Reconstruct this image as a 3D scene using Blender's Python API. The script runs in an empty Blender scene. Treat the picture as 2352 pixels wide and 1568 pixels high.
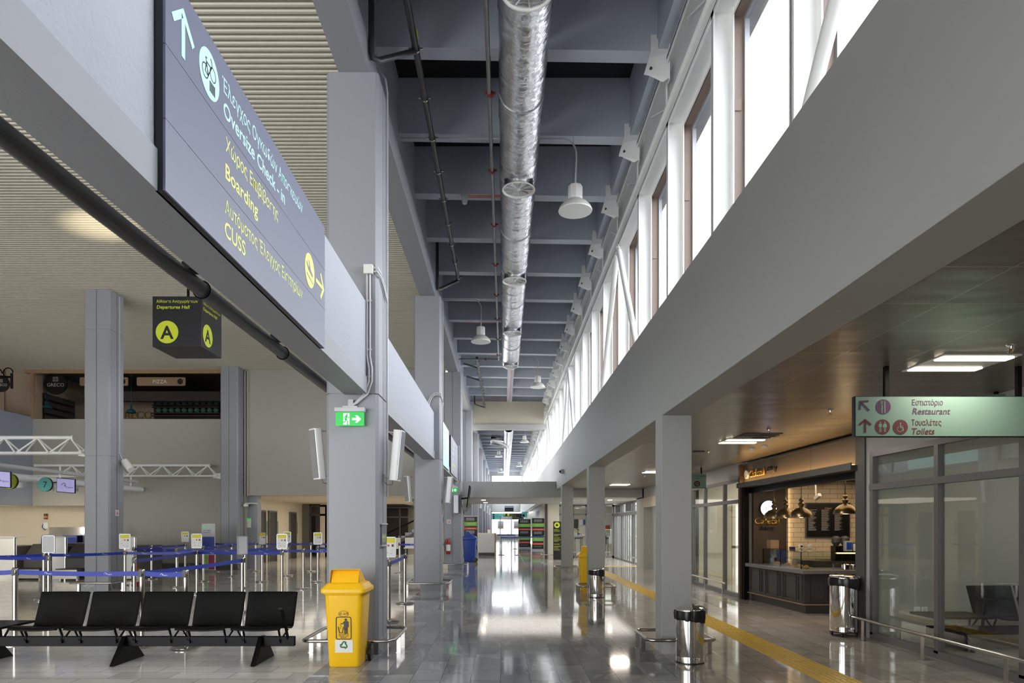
import bpy, bmesh, math, random
from mathutils import Vector, Matrix, Euler
random.seed(7)
S = bpy.context.scene
COL = S.collection
PI = math.pi

# ------------------------------------------------------------------ camera, world, light, exposure
cam_d = bpy.data.cameras.new('camera'); cam = bpy.data.objects.new('camera', cam_d); COL.objects.link(cam)
cam.location = (0, 0, 1.53); cam.rotation_euler = (PI / 2, 0, 0)
cam_d.lens = 24; cam_d.sensor_width = 36; cam_d.shift_x = .0081; cam_d.shift_y = .1803
cam_d.clip_start = .05; cam_d.clip_end = 400
S.camera = cam
S.view_settings.view_transform = 'Standard'; S.view_settings.look = 'None'
S.view_settings.gamma = 1; S.view_settings.use_curve_mapping = False
S.view_settings.exposure = 0.1
S.cycles.max_bounces = 10; S.cycles.diffuse_bounces = 5; S.cycles.glossy_bounces = 5
S.cycles.transparent_max_bounces = 16; S.cycles.transmission_bounces = 6
S.cycles.sample_clamp_indirect = 6; S.cycles.caustics_reflective = False; S.cycles.caustics_refractive = False

w = bpy.data.worlds.new('overcast_sky'); S.world = w; w.use_nodes = True
nt = w.node_tree; bg = nt.nodes['Background']
tc = nt.nodes.new('ShaderNodeTexCoord'); ns = nt.nodes.new('ShaderNodeTexNoise'); ns.inputs['Scale'].default_value = 2
mx = nt.nodes.new('ShaderNodeMix'); mx.data_type = 'RGBA'
mx.inputs[6].default_value = (.90, .95, 1, 1); mx.inputs[7].default_value = (1, .985, .96, 1)
nt.links.new(tc.outputs['Generated'], ns.inputs['Vector']); nt.links.new(ns.outputs['Fac'], mx.inputs[0])
nt.links.new(mx.outputs[2], bg.inputs['Color']); bg.inputs['Strength'].default_value = 8.0

def portal(x, y, z, sx, sy, rot):
    l = bpy.data.lights.new('sky_portal', 'AREA'); l.shape = 'RECTANGLE'; l.size = sx; l.size_y = sy
    l.cycles.is_portal = True
    o = bpy.data.objects.new('sky_portal', l); COL.objects.link(o); o.location = (x, y, z); o.rotation_euler = rot
# light travels along local -Z
portal(2.72, 32, 5.6, 2.9, 96, (0, PI / 2, 0))            # clerestory
portal(.3, 79.9, 1.9, 3.6, 2.7, (-PI / 2, 0, 0))          # glazed end of the hall
portal(-12.5, -5.8, 2.4, 21, 4.6, (PI / 2, 0, 0))         # entrance front behind the camera
portal(-2.5, 52, 5, 3.6, 52, (0, -PI / 2, 0))

def area(name, loc, rot, sx, sy, power, col=(1, 1, 1), spread=PI):
    l = bpy.data.lights.new(name, 'AREA'); l.shape = 'RECTANGLE'; l.size = sx; l.size_y = sy; l.energy = power; l.color = col; l.spread = spread
    o = bpy.data.objects.new(name, l); COL.objects.link(o); o.location = loc; o.rotation_euler = rot; return o
def spot(name, loc, target, power, col, ang, blend=.6, r=.04):
    l = bpy.data.lights.new(name, 'SPOT'); l.energy = power; l.color = col; l.spot_size = ang; l.spot_blend = blend; l.shadow_soft_size = r
    o = bpy.data.objects.new(name, l); COL.objects.link(o); o.location = loc
    o.rotation_euler = (Vector(target) - Vector(loc)).to_track_quat('-Z', 'Y').to_euler(); return o

# ------------------------------------------------------------------ materials
def lin(c):
    return tuple(((v / 255) / 12.92 if v <= 10.3 else (((v / 255) + .055) / 1.055) ** 2.4) for v in c[:3]) + (1,)
def mat(name, rgb, rough=.5, metal=0, var=.05, scale=6, bump=0, bscale=60, emit=0, spec=.5, aniso=None):
    m = bpy.data.materials.new(name); m.use_nodes = True; n = m.node_tree.nodes; L = m.node_tree.links
    p = n['Principled BSDF']; c = lin(rgb)
    p.inputs['Roughness'].default_value = rough; p.inputs['Metallic'].default_value = metal
    p.inputs['Specular IOR Level'].default_value = spec
    t = n.new('ShaderNodeTexCoord'); z = n.new('ShaderNodeTexNoise'); z.inputs['Scale'].default_value = scale; z.inputs['Detail'].default_value = 4
    L.new(t.outputs['Object'], z.inputs['Vector'])
    if aniso:
        mp = n.new('ShaderNodeMapping'); mp.inputs['Scale'].default_value = aniso
        L.new(t.outputs['Object'], mp.inputs['Vector']); L.new(mp.outputs[0], z.inputs['Vector'])
    x = n.new('ShaderNodeMix'); x.data_type = 'RGBA'
    x.inputs[6].default_value = tuple(v * (1 - var) for v in c[:3]) + (1,)
    x.inputs[7].default_value = tuple(min(1, v * (1 + var)) for v in c[:3]) + (1,)
    L.new(z.outputs['Fac'], x.inputs[0]); L.new(x.outputs[2], p.inputs['Base Color'])
    if bump:
        b = n.new('ShaderNodeBump'); b.inputs['Strength'].default_value = bump; b.inputs['Distance'].default_value = .01
        z2 = n.new('ShaderNodeTexNoise'); z2.inputs['Scale'].default_value = bscale; z2.inputs['Detail'].default_value = 5
        L.new(t.outputs['Object'], z2.inputs['Vector']); L.new(z2.outputs['Fac'], b.inputs['Height']); L.new(b.outputs[0], p.inputs['Normal'])
    if emit:
        p.inputs['Emission Color'].default_value = c; p.inputs['Emission Strength'].default_value = emit
    return m
def glass(name, tint=(.93, .96, .95), refl=1.5):
    m = bpy.data.materials.new(name); m.use_nodes = True; n = m.node_tree.nodes; L = m.node_tree.links
    n.remove(n['Principled BSDF']); out = n['Material Output']
    t = n.new('ShaderNodeBsdfTransparent'); t.inputs[0].default_value = (*tint, 1)
    g = n.new('ShaderNodeBsdfGlossy'); g.inputs['Roughness'].default_value = .01
    f = n.new('ShaderNodeFresnel'); ge = n.new('ShaderNodeNewGeometry'); io = n.new('ShaderNodeMix')
    io.inputs[2].default_value = refl; io.inputs[3].default_value = 1 / refl
    L.new(ge.outputs['Backfacing'], io.inputs[0]); L.new(io.outputs[0], f.inputs['IOR'])   # the far face of the sheet reflects like the near one
    s = n.new('ShaderNodeMixShader'); L.new(f.outputs[0], s.inputs[0]); L.new(t.outputs[0], s.inputs[1]); L.new(g.outputs[0], s.inputs[2])
    L.new(s.outputs[0], out.inputs[0]); return m
def tiles(name, c1, c2, mortar, bw, rh, rough, swap=True, vein=(1, 1, 1), vstr=.35, vcol=(235, 235, 232), msize=.004, streak=None, offs=.43):
    """stone tiles laid in long courses along Y (swap) or X"""
    m = bpy.data.materials.new(name); m.use_nodes = True; n = m.node_tree.nodes; L = m.node_tree.links
    p = n['Principled BSDF']; p.inputs['IOR'].default_value = 1.55
    t = n.new('ShaderNodeTexCoord'); sp = n.new('ShaderNodeSeparateXYZ'); cb = n.new('ShaderNodeCombineXYZ')
    L.new(t.outputs['Object'], sp.inputs[0])
    L.new(sp.outputs['Y' if swap else 'X'], cb.inputs['X']); L.new(sp.outputs['X' if swap else 'Y'], cb.inputs['Y'])
    b = n.new('ShaderNodeTexBrick'); b.offset = offs; b.inputs['Scale'].default_value = 1
    b.inputs['Brick Width'].default_value = bw; b.inputs['Row Height'].default_value = rh; b.inputs['Mortar Size'].default_value = msize
    b.inputs['Mortar Smooth'].default_value = .1; b.inputs['Bias'].default_value = 0
    b.inputs['Color1'].default_value = lin(c1); b.inputs['Color2'].default_value = lin(c2); b.inputs['Mortar'].default_value = lin(mortar)
    L.new(cb.outputs[0], b.inputs['Vector'])
    mp = n.new('ShaderNodeMapping'); mp.inputs['Scale'].default_value = vein; mp.inputs['Rotation'].default_value = (0, 0, .35)
    L.new(t.outputs['Object'], mp.inputs[0])
    z = n.new('ShaderNodeTexNoise'); z.inputs['Scale'].default_value = 3; z.inputs['Detail'].default_value = 8; z.inputs['Distortion'].default_value = .7
    # every tile gets its own piece of vein: shift the noise by the tile's colour
    va = n.new('ShaderNodeVectorMath'); va.operation = 'MULTIPLY_ADD'; va.inputs[1].default_value = (37, 19, 5)
    L.new(b.outputs['Color'], va.inputs[0]); L.new(mp.outputs[0], va.inputs[2]); L.new(va.outputs[0], z.inputs['Vector'])
    r = n.new('ShaderNodeValToRGB'); r.color_ramp.elements[0].position = .30; r.color_ramp.elements[0].color = (.55, .55, .56, 1)
    r.color_ramp.elements[1].position = .72; r.color_ramp.elements[1].color = (1, 1, 1, 1)
    L.new(z.outputs['Fac'], r.inputs[0])
    x = n.new('ShaderNodeMix'); x.data_type = 'RGBA'; x.blend_type = 'MULTIPLY'; x.inputs[0].default_value = vstr + .25
    L.new(b.outputs['Color'], x.inputs[6]); L.new(r.outputs[0], x.inputs[7])
    # sparse pale veins
    z2 = n.new('ShaderNodeTexNoise'); z2.inputs['Scale'].default_value = 1.1; z2.inputs['Detail'].default_value = 9; z2.inputs['Distortion'].default_value = 1.2
    L.new(va.outputs[0], z2.inputs['Vector'])
    r2 = n.new('ShaderNodeValToRGB'); e = r2.color_ramp.elements; e[0].position = .485; e[0].color = (0, 0, 0, 1); e[1].position = .5; e[1].color = (1, 1, 1, 1)
    q = e.new(.515); q.color = (0, 0, 0, 1); L.new(z2.outputs['Fac'], r2.inputs[0])
    k = n.new('ShaderNodeMath'); k.operation = 'MULTIPLY'; k.inputs[1].default_value = vstr; L.new(r2.outputs[0], k.inputs[0])
    y = n.new('ShaderNodeMix'); y.data_type = 'RGBA'; y.inputs[7].default_value = lin(vcol)
    L.new(k.outputs[0], y.inputs[0]); L.new(x.outputs[2], y.inputs[6]); L.new(y.outputs[2], p.inputs['Base Color'])
    p.inputs['Roughness'].default_value = rough
    bp = n.new('ShaderNodeBump'); bp.inputs['Strength'].default_value = .25; bp.inputs['Distance'].default_value = .002; bp.invert = True
    L.new(b.outputs['Fac'], bp.inputs['Height']); L.new(bp.outputs[0], p.inputs['Normal'])
    return m

M = dict(
    paint=mat('grey_column_paint', (146, 148, 154), .45, var=.03, scale=2, bump=.06, bscale=90),
    plaster=mat('rough_grey_plaster', (168, 171, 180), .75, var=.05, scale=3, bump=.8, bscale=45),
    roof=mat('blue_grey_concrete', (188, 194, 206), .5, var=.06, scale=1.5, bump=.1, bscale=40),
    slab=mat('dark_slab', (34, 34, 35), .9, var=.3, scale=4),
    white=mat('white_wall_paint', (168, 169, 166), .55, var=.015, scale=2),
    soffit=mat('brown_grey_soffit', (150, 146, 138), .6, var=.03),
    steelwhite=mat('white_steel', (236, 236, 234), .35, var=.02),
    beige=mat('beige_wall', (196, 188, 170), .6, var=.03, scale=2),
    hallwall=mat('pale_hall_wall', (172, 169, 158), .6, var=.02, scale=1),
    cream=mat('cream_wall', (212, 200, 176), .6, var=.03),
    slat=mat('cream_metal_slat', (200, 195, 180), .45, var=.03, aniso=(.2, 8, 1)),
    bluewall=mat('blue_grey_wall', (150, 158, 170), .6, var=.03),
    brown=mat('brown_mullion', (132, 114, 104), .5, var=.06),
    alu=mat('grey_aluminium_frame', (108, 106, 106), .4, .2, var=.04),
    alulight=mat('light_aluminium', (176, 180, 186), .35, .6, var=.04),
    steel=mat('brushed_steel', (186, 182, 176), .22, 1, var=.06, aniso=(1, 1, 40)),
    chrome=mat('polished_steel', (215, 213, 210), .06, 1, var=.02),
    black=mat('black_plastic', (18, 18, 19), .35, var=.1),
    blackmetal=mat('black_painted_metal', (9, 9, 10), .45, .0, var=.1, spec=.15),
    leather=mat('black_leather', (7, 7, 8), .4, var=.15, scale=30, bump=.05, bscale=200, spec=.15),
    belt=mat('blue_belt', (30, 52, 160), .45, var=.05),
    print=mat('white_print', (225, 228, 235), .6, var=.02),
    yellow=mat('yellow_plastic', (250, 196, 22), .32, var=.03, bump=.03, bscale=120),
    blueplastic=mat('blue_plastic', (26, 62, 150), .35, var=.04),
    navy=mat('navy_sign_panel', (98, 102, 124), .38, var=.03, scale=1.2, spec=.9),
    navydark=mat('dark_navy_panel', (19, 20, 28), .35, var=.04),
    mint=mat('mint_lettering', (186, 232, 226), .5, var=.02, emit=.06),
    lime=mat('lime_lettering', (226, 230, 130), .5, var=.02, emit=.06),
    limey=mat('lime_disc', (196, 208, 40), .5, var=.03),
    teal=mat('teal_sign_face', (108, 134, 122), .45, var=.04, scale=1.5),
    plum=mat('plum_print', (66, 36, 62), .7, var=.03),
    maroon=mat('maroon_print', (76, 24, 24), .7, var=.03),
    green=mat('exit_sign_green', (20, 160, 60), .4, var=.05, emit=.9),
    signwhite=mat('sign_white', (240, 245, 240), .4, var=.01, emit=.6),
    housing=mat('grey_housing', (196, 197, 198), .4, var=.02),
    lampwhite=mat('white_lamp_enamel', (226, 225, 220), .3, var=.02),
    foil=None,
    galv=mat('galvanised_pipe', (140, 140, 140), .38, .8, var=.15, scale=14),
    darkpipe=mat('dark_pipe', (58, 58, 60), .35, .1, var=.2, scale=10),
    redclamp=mat('red_clamp', (130, 34, 36), .45, var=.06),
    orange=mat('orange_cable', (222, 112, 60), .5, var=.05),
    led=mat('led_panel', (255, 238, 214), .5, var=.0, emit=14),
    glow=mat('warm_led_strip', (255, 190, 92), .5, var=.0, emit=9),
    lampwarm=mat('warm_lamp_disc', (255, 214, 150), .5, var=.0, emit=22),
    woodslat=mat('dark_wood_slat', (70, 48, 34), .5, var=.2, aniso=(1, 12, 1)),
    cafe=mat('dark_brown_wall', (74, 60, 50), .55, var=.12, scale=2),
    fascia=mat('taupe_stucco', (100, 91, 81), .6, var=.14, scale=1.6, bump=.1, bscale=20),
    brass=mat('aged_brass', (122, 104, 74), .3, .85, var=.15),
    gold=mat('gold_letter', (196, 152, 70), .35, .7, var=.06),
    counter=mat('charcoal_panelling', (62, 60, 58), .45, var=.08),
    stone=mat('grey_stone_top', (120, 118, 116), .3, var=.12, scale=20),
    pane=glass('clear_pane'), window=glass('window_pane', (.97, .98, 1), 1.45), cafeglass=glass('display_glass', (.9, .95, .93), 1.5),
    paper=mat('white_paper', (232, 232, 228), .6, var=.01), yellowpaper=mat('yellow_paper', (226, 214, 60), .6, var=.05),
    red=mat('red_enamel', (170, 24, 28), .35, var=.05), tactile=mat('yellow_tactile', (206, 170, 44), .38, var=.08),
    screen=mat('lavender_screen', (150, 146, 190), .3, var=.02, emit=.7), darkscreen=mat('dark_screen', (40, 38, 60), .2, var=.05),
    tealink=mat('teal_disc', (96, 190, 180), .5, var=.03), darkgrey=mat('dark_grey', (66, 64, 62), .5, var=.05),
    tan=mat('tan_board', (160, 128, 96), .6, var=.06), darkroom=mat('dark_restaurant_wall', (60, 50, 44), .8, var=.15),
    tanwall=mat('tan_cladding', (176, 156, 136), .6, var=.04), tealenamel=mat('teal_enamel', (20, 84, 92), .3, var=.05),
    bluebottle=mat('green_glass_globe', (90, 130, 116), .1, var=.1), skin=mat('skin', (176, 128, 100), .5, var=.05),
    hair=mat('dark_hair', (26, 20, 18), .5, var=.2), shirt=mat('dark_shirt', (44, 50, 74), .8, var=.1),
    greenp=mat('green_band', (120, 176, 60), .5, var=.04), redp=mat('orange_red_band', (206, 84, 62), .5, var=.04),
    stonebase=tiles('stone_plinth', (120, 122, 126), (92, 94, 98), (70, 70, 72), .6, .6, .25),
    stonelight=tiles('pale_stone_plinth', (196, 194, 190), (176, 175, 172), (120, 120, 118), .6, .6, .2, vstr=.3, vcol=(110, 112, 116)),
    ivory=mat('ivory_panel', (214, 208, 194), .45, var=.02), lightpanel=mat('white_laminate', (222, 222, 218), .4, var=.02),
    bluecloth=mat('blue_upholstery', (24, 40, 110), .8, var=.1), recyc=mat('recycle_green', (52, 110, 54), .5, var=.08),
)
def foil():
    m = mat('crinkled_foil', (225, 225, 228), .16, 1, var=.04)
    n = m.node_tree.nodes; L = m.node_tree.links; p = n['Principled BSDF']
    t = n.new('ShaderNodeTexCoord'); v = n.new('ShaderNodeTexNoise'); v.inputs['Scale'].default_value = 7; v.inputs['Detail'].default_value = 5; v.inputs['Roughness'].default_value = .62; v.inputs['Distortion'].default_value = 1.4
    mp = n.new('ShaderNodeMapping'); mp.inputs['Scale'].default_value = (1, 1.7, 1)
    L.new(t.outputs['Object'], mp.inputs[0]); L.new(mp.outputs[0], v.inputs['Vector'])
    b = n.new('ShaderNodeBump'); b.inputs['Strength'].default_value = .45; b.inputs['Distance'].default_value = .03
    L.new(v.outputs['Fac'], b.inputs['Height']); L.new(b.outputs[0], p.inputs['Normal']); return m
M['foil'] = foil()

# ------------------------------------------------------------------ mesh builder
ORG = {}
class B:
    def __init__(s): s.v = []; s.f = []
    def add(s, vs, fs):
        k = len(s.v); s.v += [Vector(p) for p in vs]; s.f += [tuple(i + k for i in f) for f in fs]; return s
    def box(s, x0, x1, y0, y1, z0, z1):
        return s.add([(x, y, z) for z in (z0, z1) for y in (y0, y1) for x in (x0, x1)],
                     [(0, 2, 3, 1), (4, 5, 7, 6), (0, 1, 5, 4), (2, 6, 7, 3), (0, 4, 6, 2), (1, 3, 7, 5)])
    def obox(s, c, d, rot=(0, 0, 0)):
        R = Euler(rot).to_matrix(); c = Vector(c); h = [q / 2 for q in d]
        return s.add([c + R @ Vector((x * h[0], y * h[1], z * h[2])) for z in (-1, 1) for y in (-1, 1) for x in (-1, 1)],
                     [(0, 2, 3, 1), (4, 5, 7, 6), (0, 1, 5, 4), (2, 6, 7, 3), (0, 4, 6, 2), (1, 3, 7, 5)])
    def prism(s, pts, ax, a, b):
        f = {'z': lambda u, v, t: (u, v, t), 'y': lambda u, v, t: (u, t, v), 'x': lambda u, v, t: (t, u, v)}[ax]
        n = len(pts)
        return s.add([f(u, v, a) for u, v in pts] + [f(u, v, b) for u, v in pts],
                     [tuple(range(n)), tuple(range(2 * n - 1, n - 1, -1))] + [(i, i + n, (i + 1) % n + n, (i + 1) % n) for i in range(n)])
    def ext(s, pts, Mx, t0=0, t1=.003):
        n = len(pts)
        return s.add([Mx @ Vector((u, v, t0)) for u, v in pts] + [Mx @ Vector((u, v, t1)) for u, v in pts],
                     [tuple(range(n))[::-1], tuple(range(n, 2 * n))] + [(i, (i + 1) % n, (i + 1) % n + n, i + n) for i in range(n)])
    def tube(s, pts, r, n=10, closed=False, caps=True):
        P = [Vector(p) for p in pts]; m = len(P); rs = r if isinstance(r, (list, tuple)) else [r] * m
        up = None; rings = []
        for i in range(m):
            a = P[(i - 1) % m] if (closed or i) else P[0]; b = P[(i + 1) % m] if (closed or i < m - 1) else P[-1]
            d = (b - a).normalized() if (b - a).length > 1e-9 else Vector((0, 0, 1))
            if up is None: up = d.orthogonal().normalized()
            up = (up - d * up.dot(d)); up = up.normalized() if up.length > 1e-6 else d.orthogonal().normalized()
            q = d.cross(up); rings.append([P[i] + (up * math.cos(2 * PI * k / n) + q * math.sin(2 * PI * k / n)) * rs[i] for k in range(n)])
        vs = [v for g in rings for v in g]; fs = []
        for i in range(m if closed else m - 1):
            j = (i + 1) % m
            fs += [(i * n + k, i * n + (k + 1) % n, j * n + (k + 1) % n, j * n + k) for k in range(n)]
        if not closed and caps: fs += [tuple(range(n))[::-1], tuple((m - 1) * n + k for k in range(n))]
        return s.add(vs, fs)
    def lathe(s, prof, c=(0, 0, 0), n=24, ax='z'):
        vs = []; fs = []; m = len(prof)
        for r, h in prof:
            for k in range(n):
                a = 2 * PI * k / n; x, y = r * math.cos(a), r * math.sin(a)
                p = {'z': (x, y, h), 'y': (x, h, y), 'x': (h, x, y)}[ax]; vs.append(Vector(p) + Vector(c))
        for i in range(m - 1): fs += [(i * n + k, i * n + (k + 1) % n, (i + 1) * n + (k + 1) % n, (i + 1) * n + k) for k in range(n)]
        if prof[0][0] > 1e-5: fs.append(tuple(range(n))[::-1])
        if prof[-1][0] > 1e-5: fs.append(tuple((m - 1) * n + k for k in range(n)))
        return s.add(vs, fs)
    def quad(s, a, b, c, d): return s.add([a, b, c, d], [(0, 1, 2, 3)])
    def build(s, name, m, parent=None, bevel=0, ang=32, org=None):
        me = bpy.data.meshes.new(name)
        if parent is not None: o0 = Vector(ORG.get(parent.name, (0, 0, 0)))
        elif org is not None: o0 = Vector(org)
        else:
            xs = [v.x for v in s.v]; ys = [v.y for v in s.v]; zs = [v.z for v in s.v]
            o0 = Vector(((min(xs) + max(xs)) / 2, (min(ys) + max(ys)) / 2, min(zs)))
        me.from_pydata([v - o0 for v in s.v], [], s.f); me.update()
        bm = bmesh.new(); bm.from_mesh(me); bmesh.ops.remove_doubles(bm, verts=bm.verts, dist=1e-6)
        bmesh.ops.recalc_face_normals(bm, faces=bm.faces); bm.to_mesh(me); bm.free()
        me.materials.append(M[m] if isinstance(m, str) else m)
        me.shade_smooth(); me.set_sharp_from_angle(angle=math.radians(ang))
        ob = bpy.data.objects.new(name, me); COL.objects.link(ob)
        if parent is not None: ob.parent = parent; ORG[ob.name] = o0
        else: ob.location = o0; ORG[ob.name] = o0
        if bevel:
            bv = ob.modifiers.new('edge', 'BEVEL'); bv.width = bevel; bv.segments = 2; bv.limit_method = 'ANGLE'; bv.angle_limit = math.radians(40); bv.harden_normals = False
        return ob
def tag(o, label, cat, group=None, kind=None):
    o['label'] = label; o['category'] = cat
    if group: o['group'] = group
    if kind: o['kind'] = kind
    return o
def thing(name, loc, label=None, cat=None, group=None, kind=None):
    o = bpy.data.objects.new(name, None); COL.objects.link(o); o.location = loc; o.empty_display_size = .1; ORG[o.name] = Vector(loc)
    if label: o['label'] = label
    if cat: o['category'] = cat
    if group: o['group'] = group
    if kind: o['kind'] = kind
    return o
def struct(b, name, m, bevel=0, ang=32):
    o = b.build(name, m, None, bevel, ang); o['kind'] = 'structure'; return o
def bx(*a): return B().box(*a)
def copy_tree(o, parent=None):
    c = o.copy(); COL.objects.link(c); c.parent = parent
    if o.name in ORG: ORG[c.name] = ORG[o.name]
    for ch in list(o.children): copy_tree(ch, c)
    return c
def at(px, py, Y): return Vector(((px - 1157) / 1568 * Y, Y, 1.53 + (1208 - py) / 1568 * Y))
def FX(px, Y): return (px - 1157) / 1568 * Y
def FZ(py, Y): return 1.53 + (1208 - py) / 1568 * Y
def face(o, k):
    """local frame on a surface: u to the reader's right, v up, w out of the surface"""
    ax = {'-y': ((1, 0, 0), (0, 0, 1), (0, -1, 0)), '+x': ((0, 1, 0), (0, 0, 1), (1, 0, 0)), '-x': ((0, -1, 0), (0, 0, 1), (-1, 0, 0)),
          '+y': ((-1, 0, 0), (0, 0, 1), (0, 1, 0))}[k]
    m = Matrix.Identity(4)
    for i in range(3):
        for j in range(3): m[j][i] = ax[i][j]
        m[i][3] = o[i]
    return m
def circ(cx, cy, r, n=32, ry=None): return [(cx + r * math.cos(2 * PI * k / n), cy + (ry or r) * math.sin(2 * PI * k / n)) for k in range(n)]
def rrect(x0, x1, y0, y1, r, n=5):
    out = []
    for cx, cy, a0 in ((x1 - r, y1 - r, 0), (x0 + r, y1 - r, 90), (x0 + r, y0 + r, 180), (x1 - r, y0 + r, 270)):
        out += [(cx + r * math.cos(math.radians(a0 + 90 * k / n)), cy + r * math.sin(math.radians(a0 + 90 * k / n))) for k in range(n + 1)]
    return out
def stroke(b, pts, w_, Mx, t0=0, t1=.003, closed=False):
    n = len(pts)
    for i in range(n if closed else n - 1):
        a = Vector(pts[i]).to_2d() if len(pts[i]) > 2 else Vector(pts[i]); c = Vector(pts[(i + 1) % n]); d = (c - a)
        if d.length < 1e-6: continue
        d.normalize(); q = Vector((-d.y, d.x)) * w_ / 2; e = d * w_ * .35
        b.ext([a - e - q, c + e - q, c + e + q, a - e + q], Mx, t0, t1 + .00012 * (i % 2))
TXT = {}
def text(body, size, Mx, m, parent, name='lettering', t=.0012, bold=0, shear=0, align='LEFT', sx=1, width=None, top=False):
    key = (body, bold, shear, align)
    if key not in TXT:
        cu = bpy.data.curves.new('t', 'FONT'); cu.body = body; cu.size = 1; cu.offset = bold; cu.shear = shear; cu.align_x = align; cu.resolution_u = 3
        ob = bpy.data.objects.new('t', cu); COL.objects.link(ob)
        bpy.context.view_layer.update(); dg = bpy.context.evaluated_depsgraph_get()
        me = bpy.data.meshes.new_from_object(ob.evaluated_get(dg)); bpy.data.objects.remove(ob); bpy.data.curves.remove(cu)
        TXT[key] = ([v.co.copy() for v in me.vertices], [tuple(p.vertices) for p in me.polygons]); bpy.data.meshes.remove(me)
    vs, fs = TXT[key]
    if width: sx = width / max(1e-6, (max(v.x for v in vs) - min(v.x for v in vs)) * size)
    b = B(); b.add([Mx @ Vector((v.x * size * sx, v.y * size, t)) for v in vs], fs)
    if parent is None and not top: return b
    return b.build(name, m, parent)

# ================================================================== THE SETTING
YF, YB = 80.0, -6.0
# ---- floor: three strips of stone
M['floor_dark'] = tiles('grey_marble_floor', (126, 129, 136), (172, 174, 178), (84, 85, 88), .46, .297, .07, vein=(1, .5, 1), vstr=.22)
M['floor_light'] = tiles('pale_marble_floor', (232, 230, 224), (212, 209, 202), (150, 148, 142), .6, .3, .09, swap=False, vein=(.5, 1.5, 1), vstr=.12, vcol=(170, 168, 164))
M['floor_warm'] = tiles('beige_marble_floor', (186, 177, 166), (214, 206, 196), (140, 131, 122), .9, .3, .07, vein=(.5, 1.5, 1), vstr=.25, vcol=(120, 112, 106))
struct(bx(-1.97, 1.905, YB, YF + .3, -.2, 0), 'floor', 'floor_dark')
struct(bx(-24, -1.97, YB, YF + .3, -.2, 0), 'floor', 'floor_light')
struct(bx(1.905, 14, YB, 60, -.2, 0), 'floor', 'floor_warm')

# ---- hall ceiling of cream metal slats running across (one corrugated sheet)
b = B(); vs = []; Z0 = 7.15; p = .0989; y = YB
prof = []
while y < 24.7:
    prof += [(y, Z0 + .075), (y + .002, Z0 + .016), (y + .010, Z0 + .003), (y + .022, Z0), (y + .042, Z0), (y + .052, Z0 + .003), (y + .060, Z0 + .016), (y + .062, Z0 + .075)]; y += p
n = len(prof)
b.add([(-24, u, v) for u, v in prof] + [(-2.0, u, v) for u, v in prof], [(i, i + 1, i + 1 + n, i + n) for i in range(n - 1)])
o = struct(b, 'ceiling', 'slat', ang=20)
struct(bx(-24, -2.0, YB, 24.7, 7.25, 7.4), 'ceiling', 'slab')

# ---- square pillars with chamfered corners and grooves
def pillar(name, x0, x1, y0, y1, z1, z0=.2, ch=.035, groove=('x1',), joints=(3.105,), m='paint', base=(0, 0, 0, 0), bm='stonebase'):
    g, d = .012, .016; xm = (x0 + x1) / 2; ym = (y0 + y1) / 2; P = []
    P += [(x0 + ch, y0)]
    if 'y0' in groove: P += [(xm - g, y0), (xm - g, y0 + d), (xm + g, y0 + d), (xm + g, y0)]
    P += [(x1 - ch, y0), (x1, y0 + ch)]
    if 'x1' in groove: P += [(x1, ym - g), (x1 - d, ym - g), (x1 - d, ym + g), (x1, ym + g)]
    P += [(x1, y1 - ch), (x1 - ch, y1), (x0 + ch, y1), (x0, y1 - ch), (x0, y0 + ch)]
    E = thing(name, (xm, ym, 0), kind='structure')
    zs = [z0] + list(joints) + [z1]; b = B(); k = .985
    for i in range(len(zs) - 1):
        b.prism(P, 'z', zs[i] + (.009 if i else 0), zs[i + 1] - (.009 if i < len(zs) - 2 else 0))
        if i: b.prism([(xm + (u - xm) * .96, ym + (v - ym) * .96) for u, v in P], 'z', zs[i] - .009, zs[i] + .009)
    b.build('shaft', m, E)
    B().box(x0 + base[0], x1 + base[1], y0 + base[2], y1 + base[3], 0, z0).build('plinth', bm, E)
    return E
PY = [.21, 8.14, 16.05, 23.96]
pillar('pillar', -2.118, -1.495, PY[0], PY[0] + .62, 6.94)
pillar('pillar', -2.118, -1.495, PY[1], PY[1] + .62, 6.94, z0=.17, base=(-.03, 0, -.005, 0))
pillar('pillar', -2.118, -1.48, PY[2], PY[2] + .62, 6.94, base=(.15, 0, .02, -.1))
pillar('pillar', -2.118, -1.48, PY[3], PY[3] + .62, 6.94, groove=('x1', 'y0'), base=(.15, 0, .02, -.1))
for k in range(7):
    yy = 32 + 7.93 * k
    pillar('pillar', -2.118, -1.48, yy, yy + .62, 6.94, groove=('x1', 'y0'), base=(.1, 0, .02, -.1))
pillar('pillar', -9.97, -9.35, 16.2, 16.82, 7.15, groove=('x1', 'y0'), joints=(3.2, 6.2), base=(-.05, -.02, -.02, 0), bm='stonebase')
pillar('pillar', -9.97, -9.35, 24.0, 24.55, 7.15, groove=('x1', 'y0'), joints=(3.2, 6.2))
pillar('pillar', -9.97, -9.35, 8.3, 8.9, 7.15, groove=('x1', 'y0'), joints=(3.2, 6.2))
RY = [1.2, 8.2, 15.25, 22.25]
for yy in RY:
    pillar('pillar', 1.90, 2.26, yy, yy + .35, 2.86, ch=.004, groove=(), joints=(), m='white', base=(0, .0, 0, 0), bm='stonelight')

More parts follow.
